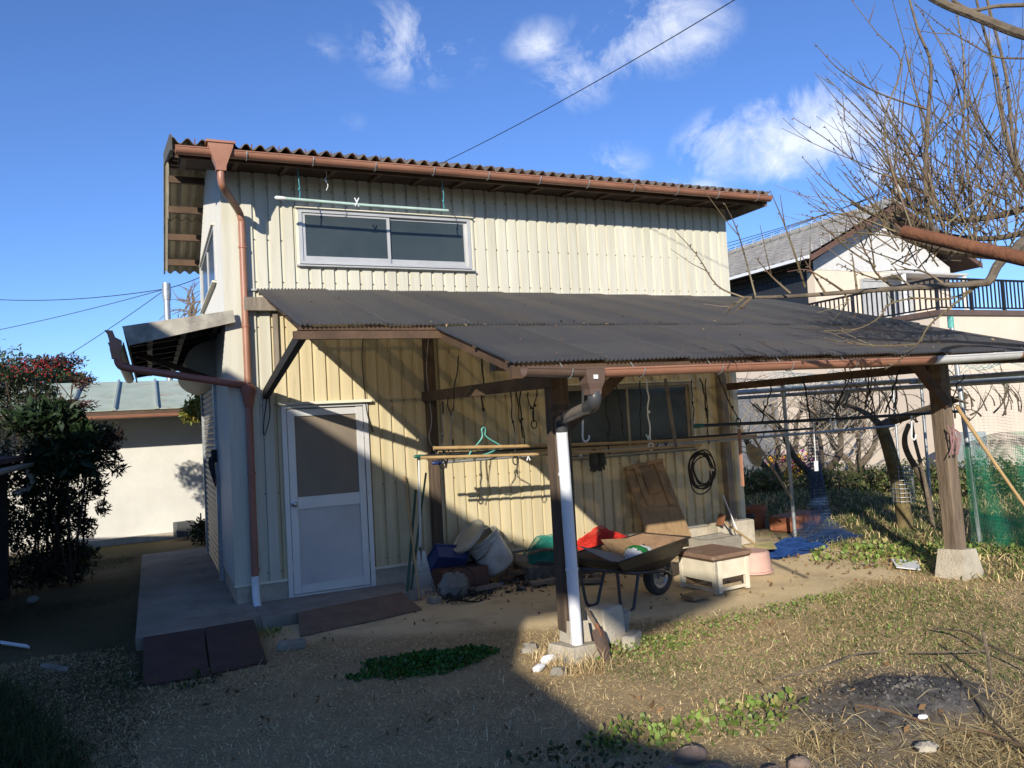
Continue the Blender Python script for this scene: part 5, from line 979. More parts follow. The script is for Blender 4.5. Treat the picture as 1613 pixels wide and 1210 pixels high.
# bits along its wall
q = MB(); q.bbox((-.55, -.18, 0), (.55, .18, .28), .02, None, (14.3, 4.4, 0)); q.build('planter', M['conc_pale'], None, False, 'cream planter trough along the beige house wall', 'planter')
q = MB(); q.bbox((-.25, -.25, 0), (.25, .25, .95), .02, None, (14.2, 2.6, 0)); q.build('meter_cabinet', bare('grey_green_cabinet', .36, .40, .39, .6), None, False, 'pale grey-green cabinet standing by the beige house', 'cabinet')
q = MB(); q.bbox((-.3, -.25, 0), (.3, .25, .55), .03, None, (12.6, 6.0, 0)); q.build('yellow_crate', bare('yellow_plastic', .65, .42, .03, .5), None, False, 'yellow plastic crate far behind the hanging blue net', 'crate')
q = MB(); q.box((13.2, 8.2, -.1), (14.6, 8.3, 2.0)); q.build('grey_shutter_panel', bare('slate_panel', .14, .15, .17, .6), None, False, 'dark grey panel beside the beige house wall', 'panel')
# ================================================================== POLES AND WIRES
up = empty('utility_pole', (0, 0, 0), 'slim steel pole with cap behind the shed on the left', 'pole'); b = P(262, 448, d=22); q = MB(); q.tube([(b.x, b.y, 0), (b.x, b.y, b.z)], .085, 10); q.build('shaft', M['galv'], up, True); q = MB(); q.tube([(b.x, b.y, b.z - .45), (b.x, b.y, b.z - .3), (b.x, b.y, b.z + .03)], [.10, .12, .11], 10); q.build('cap', M['galv'], up, True)
up = empty('utility_pole', (0, 0, 0), 'concrete utility pole with insulators behind the bare tree', 'pole'); b = P(1413, 283, d=32); q = MB(); q.tube([(b.x, b.y, 0), (b.x, b.y, b.z)], [.20, .15], 10); q.build('shaft', bare('grey_concrete', .42, .42, .42, .8), up, True)
for dz in (-.25, -1.1):
    q = MB(); q.box((b.x - 1.0, b.y - .05, b.z + dz), (b.x + 1.0, b.y + .05, b.z + dz + .1)); q.build('crossarm', M['galv'], up)
    for dx in (-.8, -.3, .4, .9): q = MB(); q.lathe([(0, 0), (.09, .02), (.11, .10), (.06, .16), (.09, .2), (.05, .28), (0, .3)], 10, Matrix.Translation((b.x + dx, b.y, b.z + dz + .1))); q.build('insulator', M['dkbrown'], up, True)
def wire(a, b, sag, r, label, cat='wire'):
    a, b = Vector(a), Vector(b); q = MB(); q.tube([a.lerp(b, i / 24) - Vector((0, 0, 4 * sag * (i / 24) * (1 - i / 24))) for i in range(25)], r, 5); return q.build('overhead_wire', M['black_cord'], None, True, label, 'wire')
wire(P(683, 263, d=9.8), P(1230, -45, d=6.0), .06, .0045, 'black wire rising from the shed roof to the upper right')
pc = P(262, 455, d=22)
wire(pc, P(-120, 458, d=30), .35, .012, 'upper wire running left from the slim pole'); wire(pc, P(-140, 545, d=26), .12, .010, 'middle wire running left from the slim pole'); wire(pc, P(90, 570, d=24), .05, .010, 'lowest wire slanting down left from the slim pole'); wire(pc, P(340, 425, d=24), .05, .012, 'short wire from the slim pole towards the shed')
for k in range(3): wire(P(1120, 402 - 6 * k, d=34), P(1420, 290 + 3 * k, d=32), .1, .014, ['lowest', 'middle', 'uppermost'][k] + ' wire behind the tiled roof')
for k in range(3): wire(P(1418, 297 + 9 * k, d=32), P(1700, 225 + 10 * k, d=30), .2, .014, ['uppermost', 'middle', 'lowest'][k] + ' wire right of the utility pole')
# ================================================================== TRELLIS OF STEEL PIPES, NETS
tr_ = empty('pipe_trellis', (6.65, -.36, 0), 'orchard trellis of grey steel pipes beyond the lean-to', 'trellis'); tr_.location = (0, 0, 0)
for (a, b, r, nm) in (((6.65, -.36, 0), (6.62, -.36, 2.0), .024, 'upright'), ((6.70, 2.6, 1.85), (6.70, -4.6, 1.80), .024, 'cross_pipe'), ((6.60, 1.2, 1.90), (6.60, -4.6, 1.865), .024, 'cross_pipe'), ((8.4, 4, 2.0), (8.4, -4, 1.9), .02, 'cross_pipe'), ((6.5, 1.1, 1.92), (12, 1.3, 2.0), .018, 'cross_pipe'), ((6.5, -2.3, 1.86), (12, -2.2, 1.9), .018, 'cross_pipe'), ((8.6, -.8, 0), (8.6, -.8, 2.0), .02, 'upright'), ((10.5, 1.2, 0), (10.5, 1.2, 2.05), .02, 'upright')):
    q = MB(); q.tube([a, b], r, 9); q.build(nm, M['galv'], tr_, True)
q = MB(); q.lathe([(.03, -.04), (.036, -.035), (.036, .035), (.03, .04)], 10, Matrix.Translation((6.625, -.36, 1.85))); q.build('clamp', M['galv'], tr_, True)
pb = P(1545, 862, z=0); pt = P(1497, 500, x=pb.x - .02)
q = MB(); q.tube([pb, (pt.x, pt.y, pt.z)], .026, 9); q.build('upright', M['galv'], tr_, True); q = MB(); q.tube([Vector(pt) - Vector((0, 0, .12)), Vector(pt) + Vector((0, 0, .01))], .034, 9); q.build('cap', M['teal'], tr_, True)
# green fence net right of the far post
nm = attr = bare('green_net', .02, .24, .13, .6)
NA, NB_ = Vector((pb.x - .1, pb.y + .05, 0)), Vector((pb.x + .75, pb.y - 2.6, 0))
def gsurf(u, v):
    x = NA.x + (NB_.x - NA.x) * u; y = NA.y + (NB_.y - NA.y) * u; w_ = .06 * np.sin(u * 17 + v * 2) + .04 * np.sin(u * 41 + 1.3 + v * 3); return np.stack([x + w_, y + w_ * .4, .02 + v * (1.12 + .14 * np.sin(u * 5) + .05 * np.sin(u * 13))], -1)
fn = empty('green_fence_net', NA, 'dark green fence netting hanging right of the far post', 'netting'); fn.location = (0, 0, 0)
threads('net_layer', gsurf, 190, 84, .0065, nm, fn, 40)
def gsurf2(u, v):
    p = gsurf(u, v); p[..., 0] += .05; p[..., 2] = p[..., 2] * .95 + .02 * np.sin(u * 30); return p
threads('net_layer', gsurf2, 150, 70, .006, nm, fn, 40)
def gsurf3(u, v):
    p = gsurf(u, v * .0 + .5); return np.stack([p[..., 0] + .03, p[..., 1], 1.12 + v * .85 + .02 * np.sin(u * 20)], -1)
threads('upper_net', gsurf3, 60, 26, .0035, bare('pale_green_net', .12, .24, .19, .6), fn, 40)
# teal bird net bunched over the trellis
tn = empty('bird_net', (0, 0, 0), 'teal bird netting bunched along the trellis top behind the lean-to', 'netting')
def tsurf(u, v): return np.stack([6.9 + 4.2 * u, -2.2 + .35 * np.sin(u * 9) + .25 * (v - .5), 2.02 + .10 * np.sin(u * 23 + v * 7) + .16 * v + .05 * np.sin(u * 61)], -1)
threads('net_layer', tsurf, 70, 16, .005, bare('teal_net', .03, .22, .22, .6), tn, 60)
def tsurf2(u, v): return np.stack([6.5 + 3.8 * u, 1.3 + .2 * np.sin(u * 8) + .3 * (v - .5), 2.0 + .08 * np.sin(u * 19 + v * 6) + .14 * v], -1)
threads('net_layer', tsurf2, 60, 14, .006, bare('blue_teal_net', .03, .14, .20, .6), tn, 50)
# blue net hanging in a column by the metal pole
bnm = bare('blue_net', .025, .055, .14, .7); hb_ = empty('blue_hanging_net', (6.85, -.55, 0), 'blue netting hanging in a bunch beside the grey metal pole', 'netting'); hb_.location = (0, 0, 0)
for L in range(3):
    def bsurf(u, v, L=L):
        a = u * 2 * np.pi; rad = (.045 + .05 * (1 - v) ** 1.5 + .24 * np.clip(.16 - v, 0, 1) * 4) * (1 + .45 * np.sin(a * 3 + L * 2 + v * 5)); return np.stack([6.86 + .03 * L + rad * np.cos(a) * 1.2 - .03 * v, -.55 + rad * np.sin(a), .03 + v * 1.32], -1)
    threads('net_layer', bsurf, 24, 34, .0035, bnm, hb_, 40)
heap('blue_net_skirt', (6.9, -.7, 0), .40, .2, .10, (.012, .035, .10), 'spread foot of blue netting on the grass behind the pink tub', 'netting', 12, n=46, layers=2)
# rusty scaffold pipe close to the lens
p0, p1 = P(1424, 365, d=2.75), P(1700, 428, d=2.25); dv = (p1 - p0).normalized(); q = MB(); u_ = dv.orthogonal().normalized(); v_ = dv.cross(u_)
n = 20; vs = []
for e, rr in ((p0, .022), (p1, .022), (p0, .0185), (p0 + dv * .5, .0185)):
    for k in range(n): a = 2 * math.pi * k / n; vs.append(e + (u_ * math.cos(a) + v_ * math.sin(a)) * rr)
fs = []
for k in range(n): k2 = (k + 1) % n; fs += [(k, k2, n + k2, n + k), (k, 2 * n + k, 2 * n + k2, k2), (2 * n + k, 3 * n + k, 3 * n + k2, 2 * n + k2)]
fs.append(tuple(3 * n + k for k in range(n))); q.add(vs, fs); q.build('rusty_pipe', M['rust'], None, True, 'rusty steel pipe end jutting in from the right edge before the tree', 'pipe')
# ================================================================== BARE TREES
bark = mat('bark', (.17, .135, .095), (.085, .066, .048), .9, 14, bump=.5, bscale=40, spots=[(8, .58, .72, (.30, .25, .18), .6)])
barkd = mat('dark_bark', (.13, .10, .065), (.065, .05, .036), .95, 12, bump=.7, bscale=30, spots=[(6, .55, .72, (.20, .17, .10), .6)])
shoot = mat('young_shoot', (.155, .13, .06), (.125, .085, .055), .6, 9, spots=[(5, .5, .7, (.18, .075, .05), .7)])
class Tree:
    def __init__(s, name, label, base): s.o = empty(name, base, label, 'tree'); s.o.location = (0, 0, 0); s.tw = MB(); s.sp = MB()
    def limb(s, pts, r0, r1, name='limb', m=None, n=8):
        c_ = catm(pts, 5); q = MB(); k = len(c_); q.tube(c_, [r0 + (r1 - r0) * i / (k - 1) for i in range(k)], n); q.build(name, m or bark, s.o, True); return c_
    def twig(s, pts, r0, r1=.002, spurs=True, rg=random, side=0.0, n=5, sub=4):
        c_ = catm(pts, sub); k = len(c_); s.tw.tube(c_, [r0 + (r1 - r0) * i / (k - 1) for i in range(k)], n, False)
        if spurs:
            for i in range(1, k - 1):
                if rg.random() < .75:
                    d_ = (c_[i + 1] - c_[i]).normalized(); o_ = Vector((rg.uniform(-1, 1), rg.uniform(-1, 1), rg.uniform(-1, 1))); o_ = (o_ - d_ * o_.dot(d_)).normalized(); b = c_[i].lerp(c_[i + 1], rg.random()); s.sp.tube([b, b + o_ * .008 + d_ * .004, b + o_ * .016 + d_ * .010], [.0035, .0045, .0012], 4, False)
        if side:
            for i in range(2, k - 2):
                if rg.random() < side:
                    d_ = (c_[i + 1] - c_[i]).normalized(); o_ = Vector((rg.uniform(-1, 1), rg.uniform(-1, 1), rg.uniform(-.3, 1))).normalized(); L = rg.uniform(.06, .28); s.tw.tube([c_[i], c_[i] + (d_ * .6 + o_ * .6) * L * .5, c_[i] + (d_ * .7 + o_ * .7) * L + Vector((0, 0, .1 * L))], [r0 * .5, r0 * .35, .0015], 4, False)
        return c_
    def done(s, m=None):
        if s.tw.v: s.tw.build('twigs', m or shoot, s.o, True, kind='stuff')
        if s.sp.v: s.sp.build('buds', m or bark, s.o, False, kind='stuff')
def pts(*a, jit=0.0, rg=random): return [P(x, y, d=d_) + Vector((rg.uniform(-jit, jit),) * 3) for x, y, d_ in a]
rg = random.Random(21)
T = Tree('plum_tree', 'bare fruit tree with upright shoots reaching in from the right', (6.3, -5.9, 0))
T.limb([(6.9, -5.3, -.1), (6.85, -5.3, .8), (6.6, -5.25, 1.7), (6.1, -5.1, 2.5)], .13, .085, 'trunk', barkd)
T.limb([(6.1, -5.1, 2.5)] + pts((1640, 402, 5.6), (1560, 398, 5.5), (1490, 392, 5.4), (1435, 376, 5.3), (1392, 352, 5.25)), .07, .022, 'limb', barkd)
T.limb([(6.6, -5.25, 1.9)] + pts((1680, 380, 5.2), (1588, 404, 4.7), (1560, 440, 4.6), (1548, 446, 4.6), (1490, 450, 4.6), (1380, 457, 4.6), (1260, 466, 4.65), (1172, 469, 4.7)), .034, .008, 'limb')
T.limb(pts((1760, 90, 2.9), (1680, 65, 2.9), (1613, 55, 2.95), (1540, 27, 3.0), (1475, 0, 3.05), (1400, -50, 3.1)), .021, .014, 'limb')
T.limb(pts((1613, 8, 3.2), (1570, 10, 3.2), (1530, 16, 3.2), (1500, 0, 3.25)), .009, .006, 'limb')
T.limb([(6.1, -5.1, 2.5)] + pts((1640, 300, 5.5), (1600, 240, 5.4), (1585, 120, 5.4), (1560, 20, 5.4), (1540, -60, 5.4)), .015, .008, 'limb')
T.limb(pts((1480, 390, 5.4), (1462, 330, 5.3), (1458, 260, 5.25), (1463, 170, 5.2), (1466, 100, 5.2), (1447, 50, 5.2), (1430, -10, 5.2)), .017, .007, 'limb')
T.limb(pts((1620, 310, 5.5), (1588, 230, 5.3), (1570, 120, 5.2), (1545, 30, 5.2), (1530, -40, 5.2)), .013, .007, 'limb')
T.limb(pts((1540, 395, 5.4), (1530, 320, 5.5), (1520, 230, 5.5), (1516, 170, 5.5)), .012, .007, 'limb')
T.limb(pts((1640, 322, 5.8), (1560, 342, 5.7), (1490, 345, 5.7), (1430, 322, 5.7), (1395, 290, 5.7)), .026, .009, 'limb', barkd)
T.limb(pts((1640, 360, 6.0), (1570, 375, 5.9), (1500, 372, 5.9), (1440, 350, 5.9), (1380, 340, 5.9), (1340, 320, 5.9)), .024, .007, 'limb', barkd)
TW = [  # twig paths in the photograph at their distance
 [(1172, 469), (1130, 450), (1098, 402), (1060, 360)], [(1190, 466), (1175, 410), (1160, 360), (1141, 320)], [(1268, 452), (1250, 395), (1232, 345), (1213, 300)], [(1245, 462), (1215, 435), (1190, 405)], [(1172, 469), (1158, 480), (1143, 490)], [(1183, 470), (1165, 485), (1155, 493)],
 [(1460, 172), (1420, 160), (1370, 140), (1320, 108), (1283, 68)], [(1465, 250), (1420, 235), (1370, 190), (1330, 150), (1300, 120)], [(1475, 310), (1420, 285), (1360, 262), (1300, 218), (1250, 186)], [(1395, 350), (1340, 315), (1300, 285), (1264, 248)], [(1440, 372), (1400, 250), (1395, 180), (1420, 100), (1380, 50), (1333, -10)],
 [(1462, 200), (1440, 140), (1425, 70), (1404, -5)], [(1440, 330), (1390, 240), (1350, 190), (1315, 158)], [(1450, 350), (1420, 290), (1380, 235), (1345, 205), (1318, 178)], [(1480, 330), (1440, 260), (1395, 180), (1352, 140)], [(1470, 300), (1445, 225), (1410, 185), (1400, 158)], [(1430, 370), (1385, 330), (1350, 300), (1328, 272)],
 [(1380, 420), (1340, 395), (1300, 360), (1275, 340)], [(1520, 170), (1518, 90), (1508, 20), (1504, -20)], [(1516, 170), (1500, 110), (1470, 50), (1438, 0)], [(1613, 92), (1570, 90), (1540, 75), (1490, 45), (1440, 5)], [(1586, 230), (1570, 150), (1560, 80), (1556, 0)], [(1600, 260), (1580, 180), (1570, 110), (1545, 60)],
 [(1545, 446), (1490, 490), (1462, 515), (1447, 540), (1420, 565), (1394, 582)], [(1445, 542), (1400, 545), (1350, 542), (1298, 533)], [(1550, 444), (1500, 470), (1440, 470), (1400, 480), (1385, 500), (1350, 518), (1298, 521)], [(1440, 455), (1410, 435), (1385, 440), (1340, 425), (1320, 415)],
 [(1330, 460), (1300, 440), (1270, 425), (1240, 428)], [(1300, 462), (1280, 430), (1262, 402)], [(1350, 458), (1345, 420), (1342, 398)], [(1410, 455), (1380, 430), (1365, 400), (1340, 370)], [(1490, 450), (1460, 430), (1430, 425), (1380, 428)], [(1330, 462), (1335, 475), (1325, 488)], [(1500, 395), (1470, 320), (1440, 300), (1400, 285)],
 [(1425, 375), (1370, 368), (1320, 366), (1290, 370)], [(1410, 365), (1360, 345), (1310, 335), (1275, 332)], [(1560, 398), (1590, 330), (1600, 260), (1613, 200)], [(1500, 392), (1540, 330), (1580, 280), (1613, 250)], [(1540, 395), (1500, 300), (1490, 220), (1500, 150)]]
for a in TW:
    dd = rg.uniform(4.8, 5.5) if a[0][1] < 440 else 4.62; T.twig(pts(*[(x, y, dd + rg.uniform(-.06, .06) - .04 * i) for i, (x, y) in enumerate(a)]), .0062 + .002 * rg.random(), .0018, True, rg, .18)
for k in range(170):     # the crowded crown
    x0 = rg.uniform(1400, 1640); y0 = 398 - (x0 - 1400) * .12 * rg.random() - rg.random() ** 1.5 * 190; L = rg.uniform(60, 260); a = math.radians(rg.gauss(100, 32)); dd = rg.uniform(5.0, 6.6); bend = rg.uniform(-.25, .25); pp = []
    for i in range(4): t2 = i / 3; pp.append((x0 + L * t2 * math.cos(a + bend * t2), y0 - L * t2 * math.sin(a + bend * t2), dd + .25 * t2 * rg.uniform(-1, 1)))
    T.twig(pts(*pp), rg.uniform(.003, .0065), .0014, rg.random() < .6, rg, .22, 4, 3)
for k in range(110):    # tangle low in the crown
    x0 = rg.uniform(1360, 1640); y0 = rg.uniform(300, 425); L = rg.uniform(40, 170); a = math.radians(rg.choice((rg.gauss(150, 25), rg.gauss(60, 30), rg.gauss(110, 30)))); dd = rg.uniform(5.3, 6.8); bend = rg.uniform(-.4, .4); pp = []
    for i in range(4): t2 = i / 3; pp.append((x0 + L * t2 * math.cos(a + bend * t2), y0 - L * t2 * math.sin(a + bend * t2), dd + .25 * t2 * rg.uniform(-1, 1)))
    T.twig(pts(*pp), rg.uniform(.003, .008), .0014, rg.random() < .5, rg, .25, 4, 3)
T.done()
# pear trees on the trellis
T = Tree('pear_tree', 'gnarled pear tree with wire guard between the lean-to post and the hedge', (8.13, -.76, 0))
rg = random.Random(5); dT = 10.2
T.limb([Vector((8.13, -.76, -.05))] + pts((1425, 820, dT), (1418, 775, dT), (1408, 735, dT), (1398, 700, dT), (1388, 670, dT)), .105, .075, 'trunk', mat('mossy_bark', (.19, .145, .06), (.09, .07, .035), .95, 10, bump=.9, bscale=24), 12)
T.limb(pts((1388, 672, dT), (1408, 662, dT), (1440, 652, dT - .3), (1475, 640, dT - .7), (1520, 625, dT - 1.2)), .07, .035, 'limb', barkd)
T.limb(pts((1388, 672, dT), (1370, 655, dT + .3), (1340, 640, dT + .8), (1300, 632, dT + 1.4)), .05, .02, 'limb', barkd)
T.limb(pts((1465, 800, 9.6), (1455, 760, 9.6), (1430, 715, 9.6), (1425, 690, 9.5), (1432, 668, 9.5)), .04, .03, 'limb', barkd)
T.limb(pts((1470, 830, 9.5), (1455, 750, 9.5), (1440, 690, 9.5), (1436, 665, 9.5)), .025, .018, 'limb', bark)
for k in range(70):
    x0 = rg.uniform(1290, 1613); y0 = rg.uniform(632, 668); L = rg.uniform(25, 95); a = math.radians(rg.gauss(92, 35)); dd = rg.uniform(8.3, 11.5); T.twig(pts(*[(x0 + L * i / 3 * math.cos(a + .2 * i), y0 - L * i / 3 * math.sin(a + .2 * i), dd) for i in range(4)]), rg.uniform(.006, .014), .003, False, rg, .3, 4, 2)
T.done(bark)
q = MB()
for k in range(9): z = .38 + k * .055; q.tube([P(1425 - (z * 12), 820, d=dT) * 0 + Vector((8.13 - .02 * z + .13 * math.cos(a), -.78 + .13 * math.sin(a), z)) for a in [2 * math.pi * j / 14 for j in range(15)]], .004, 4)
for j in range(14): a = 2 * math.pi * j / 14; q.tube([(8.13 + .13 * math.cos(a), -.78 + .13 * math.sin(a), .36), (8.12 + .13 * math.cos(a), -.78 + .13 * math.sin(a), .84)], .004, 4)
q.build('trunk_guard', M['galv'], None, False, 'wire mesh guard round the pear trunk', 'guard')
for (px, py, dd, sd_, lb) in ((1222, 755, 15.5, 1, 'bare pear tree with forked trunk behind the shed corner'), (1290, 760, 14.0, 2, 'bare pear tree behind the hanging blue net'), (1350, 745, 16.0, 3, 'bare tree close to the beige house wall')):
    rg = random.Random(sd_); T = Tree('pear_tree', lb, P(px, py, z=0)); b = P(px, py, d=dd); b.z = 0
    for s in (-1, 1, .2):
        L = T.limb([b, b + Vector((.1 * s, 0, .35)), b + Vector((.45 * s, -.1 * s, .8)), b + Vector((.75 * s, .1, 1.35)), b + Vector((1.2 * s, .2, 1.75))], .085 if s != .2 else .06, .025, 'limb' if s != -1 else 'trunk', barkd)
        for k in range(26):
            o_ = L[rg.randrange(6, len(L))]; a = rg.uniform(0, 6.28); v = Vector((math.cos(a), math.sin(a), rg.uniform(.1, 1.1))).normalized(); ln = rg.uniform(.4, 1.1); T.twig([o_, o_ + v * ln * .4 + Vector((0, 0, .03)), o_ + v * ln * .75 + Vector((rg.uniform(-.1, .1), 0, .06)), o_ + v * ln + Vector((rg.uniform(-.15, .15), 0, .16))], rg.uniform(.008, .016), .004, False, rg, .3, 4, 2)
    T.done(mat('pale_twig_%d' % sd_, (.34, .29, .23), (.24, .2, .15), .8, 9))
T = Tree('bare_tree', 'distant leafless tree behind the slim pole on the left', P(300, 500, d=24)); rg = random.Random(9); b = P(298, 560, d=24); b.z = 0
L0 = T.limb([b, b + Vector((.05, 0, 2.5)), P(300, 505, d=24), P(303, 480, d=24)], .12, .05, 'trunk', bark)
for k in range(30):
    x0, y0 = rg.uniform(292, 308), rg.uniform(475, 525); a = math.radians(rg.gauss(95, 55)); Lp = rg.uniform(18, 55); T.twig(pts(*[(x0 + Lp * i / 3 * math.cos(a + .25 * i * s_), y0 - Lp * i / 3 * math.sin(a + .25 * i * s_), 24) for s_ in (rg.choice((-1, 1)),) for i in range(4)]), rg.uniform(.02, .04), .008, False, rg, .6, 4, 2)
T.done(bark)
# ================================================================== LEAVES, SHRUBS
leafm = attr_mat('leaf', .5, .25, .4); grassm = attr_mat('grass_blade', .75, .2, .2); straw = attr_mat('straw_blade', .85, .1, .1)
def leaf_mesh(name, C, size, aspect, cols, m, parent=None, up_bias=0.0, seed=0, droop=None, rounded=False, **kw):
    """diamond leaves with a fold, at points C (n,3); cols (k,3) palette"""
    r = np.random.default_rng(seed); n = len(C); d = r.normal(size=(n, 3)); d[:, 2] += up_bias
    if droop is not None: d = d * .6 + droop
    d /= np.linalg.norm(d, axis=1, keepdims=True); s = np.cross(d, r.normal(size=(n, 3))); s /= np.linalg.norm(s, axis=1, keepdims=True) + 1e-9; nn = np.cross(d, s)
    L = size * r.uniform(.6, 1.3, (n, 1)); Wd = L * aspect
    p0 = C; p1 = C + d * L * .45 + s * Wd * .5 + nn * L * .06; p2 = C + d * L - nn * L * .08; p3 = C + d * L * .45 - s * Wd * .5 + nn * L * .06
    if rounded:
        e = lambda t, w_, b_: C + d * L * t + s * Wd * w_ + nn * L * b_
        V = np.stack([p0, e(.25, .42, .05), e(.62, .46, .03), e(1.0, 0, -.10), e(.62, -.46, .03), e(.25, -.42, .05)], 1).reshape(-1, 3); i = np.arange(n) * 6
        F = np.concatenate([np.stack([i, i + 1, i + 5], 1), np.stack([i + 1, i + 2, i + 5], 1), np.stack([i + 5, i + 2, i + 4], 1), np.stack([i + 2, i + 3, i + 4], 1)])
        pal = np.asarray(cols)[r.integers(0, len(cols), n)] * r.uniform(.6, 1.3, (n, 1)); return big(name, V, F, m, parent, np.repeat(pal, 6, 0), **kw)
    V = np.stack([p0, p1, p2, p3], 1).reshape(-1, 3); i = np.arange(n) * 4; F = np.concatenate([np.stack([i, i + 1, i + 2], 1), np.stack([i, i + 2, i + 3], 1)])
    pal = np.asarray(cols)[r.integers(0, len(cols), n)] * r.uniform(.7, 1.25, (n, 1)); return big(name, V, F, m, parent, np.repeat(pal, 4, 0), **kw)
def blob_pts(blobs, n, seed, hollow=.35):
    r = np.random.default_rng(seed); w_ = np.array([b[3] * b[4] * b[5] for b in blobs]) ** .67; w_ /= w_.sum(); out = []
    for b, k in zip(blobs, (w_ * n).astype(int)):
        v = r.normal(size=(k, 3)); v /= np.linalg.norm(v, axis=1, keepdims=True); rad = r.uniform(hollow, 1, (k, 1)) ** .6
        p = v * rad; keep = vnoise(p[:, 0] * 2 + b[0] * 3, p[:, 2] * 2 + p[:, 1] * 1.7, 1.6, seed) > .30; p = p[keep]; out.append(p * np.array(b[3:6]) + np.array(b[:3]))
    return np.concatenate(out)
DKG = [(.022, .036, .014), (.034, .050, .018), (.016, .028, .011), (.045, .055, .022), (.045, .026, .018)]; REDL = [(.10, .026, .022), (.075, .028, .022), (.05, .038, .02), (.032, .04, .018)]
def B(px, py, y, rx, ry, rz): p = P(px, py, y=y); return (p.x, p.y, p.z, rx, ry, rz)
nd = empty('nandina_bush', (-1.9, 3.4, 0), 'tall dark nandina bush with red berries left of the shed', 'bush'); nd.location = (0, 0, 0)
C = blob_pts([B(50, 650, 3.4, .55, .5, .25), B(110, 690, 3.3, .5, .5, .22), B(60, 740, 3.2, .6, .5, .32), B(125, 755, 3.4, .32, .4, .3), B(20, 690, 3.0, .4, .4, .4), B(100, 810, 3.3, .26, .4, .3), B(150, 680, 3.4, .3, .3, .12), B(60, 850, 3.3, .42, .4, .25), B(40, 615, 3.6, .4, .4, .14), B(110, 870, 3.3, .25, .3, .16), B(20, 790, 3.2, .4, .4, .5), B(170, 720, 3.3, .16, .2, .14), B(135, 830, 3.4, .12, .3, .14), B(-10, 600, 3.5, .35, .4, .3), B(70, 890, 3.2, .5, .4, .16), B(125, 880, 3.3, .22, .3, .16), B(30, 900, 3.0, .5, .4, .2), B(100, 905, 3.1, .35, .3, .12), B(60, 800, 3.1, .5, .4, .3), B(160, 800, 3.4, .08, .2, .1), B(185, 740, 3.3, .1, .15, .07)], 26000, 3); leaf_mesh('crown', C, .075, .30, DKG, leafm, nd, .1, 3, droop=np.array([.25, 0, -.25]))
C = blob_pts([B(95, 570, 3.4, .34, .3, .10), B(130, 600, 3.4, .18, .2, .12), B(165, 705, 3.3, .18, .2, .16), B(120, 640, 3.4, .25, .3, .12), B(180, 690, 3.3, .14, .15, .09), B(60, 575, 3.4, .3, .3, .10), B(150, 770, 3.3, .15, .2, .16), B(140, 730, 3.3, .2, .2, .2)], 2600, 4, 0.0); leaf_mesh('red_leaves', C, .07, .28, REDL, leafm, nd, .2, 5, droop=np.array([.3, 0, -.1]))
rb_ = np.random.default_rng(2); c0 = P(62, 577, y=3.15); q = MB()
for k in range(110):
    o_ = Vector(rb_.normal(size=3) * np.array([.17, .10, .07])) + c0 + Vector((0, 0, -.03 * abs(rb_.normal()))); r_ = .011; q.add([o_ + Vector(v) * r_ for v in ((1, 0, 0), (-1, 0, 0), (0, 1, 0), (0, -1, 0), (0, 0, 1), (0, 0, -1))], [(0, 2, 4), (2, 1, 4), (1, 3, 4), (3, 0, 4), (2, 0, 5), (1, 2, 5), (3, 1, 5), (0, 3, 5)])
q.build('berries', bare('red_berry', .40, .035, .03, .4), nd, True, kind='stuff')
q = MB(); rg = random.Random(4)
for k in range(8): x, y = -1.75 + rg.uniform(-.35, .25), 3.3 + rg.uniform(-.3, .3); q.tube(catm([(x, y, 0), (x + rg.uniform(-.1, .1), y, .9), (x + rg.uniform(-.25, .3), y, 1.8), (x + rg.uniform(-.35, .45), y, 2.5)], 3), [.016 - .0012 * i for i in range(10)], 5)
q.build('stems', M['wood_dark'], nd, True)
ev = empty('evergreen_shrub', (-1.6, 2.6, 0), 'dark broadleaf shrub at the foot of the nandina bush', 'bush'); ev.location = (0, 0, 0)
C = blob_pts([B(100, 720, 2.9, .36, .3, .28), B(70, 660, 2.9, .4, .3, .2), B(130, 690, 2.9, .2, .25, .16)], 1500, 6, .3); leaf_mesh('crown', C, .15, .36, [(.022, .045, .016), (.034, .06, .022), (.018, .036, .013)], leafm, ev, .1, 7)
q = MB(); [q.tube(catm([(-1.62, 2.9, 0), (-1.62 + dx, 2.9, .8), (-1.62 + 2 * dx, 2.9, 1.6)], 3), .016, 5) for dx in (-.15, 0, .12)]; q.build('stems', M['wood_dark'], ev, True)
lb_ = empty('yellow_shrub', (0, 0, 0), 'yellow-green leafy twig spray hanging before the storehouse eave', 'bush'); C = blob_pts([B(308, 640, 5.2, .22, .3, .22), B(318, 622, 5.2, .14, .2, .14), B(300, 655, 5.2, .12, .2, .12)], 700, 8, 0); leaf_mesh('crown', C, .09, .42, [(.20, .20, .03), (.15, .18, .03), (.28, .24, .05)], leafm, lb_, 0, 8, droop=np.array([-.1, 0, -.6])); q = MB(); q.tube(catm([(.15, 5.4, .0), (.1, 5.3, 1.2), (-.02, 5.2, 2.3)], 4), .012, 5); q.build('stem', M['wood_dark'], lb_, True)
sb = empty('low_shrub', (0, 0, 0), 'small dark shrub beside the far end of the shutter', 'bush'); C = blob_pts([B(318, 840, 5.6, .2, .3, .25)], 500, 9, 0); leaf_mesh('crown', C, .09, .4, DKG, leafm, sb, .3, 9); q = MB(); p_ = P(318, 860, y=5.6); q.tube([(p_.x, 5.6, 0), (p_.x, 5.6, .5)], .012, 5); q.build('stem', M['wood_dark'], sb, True)
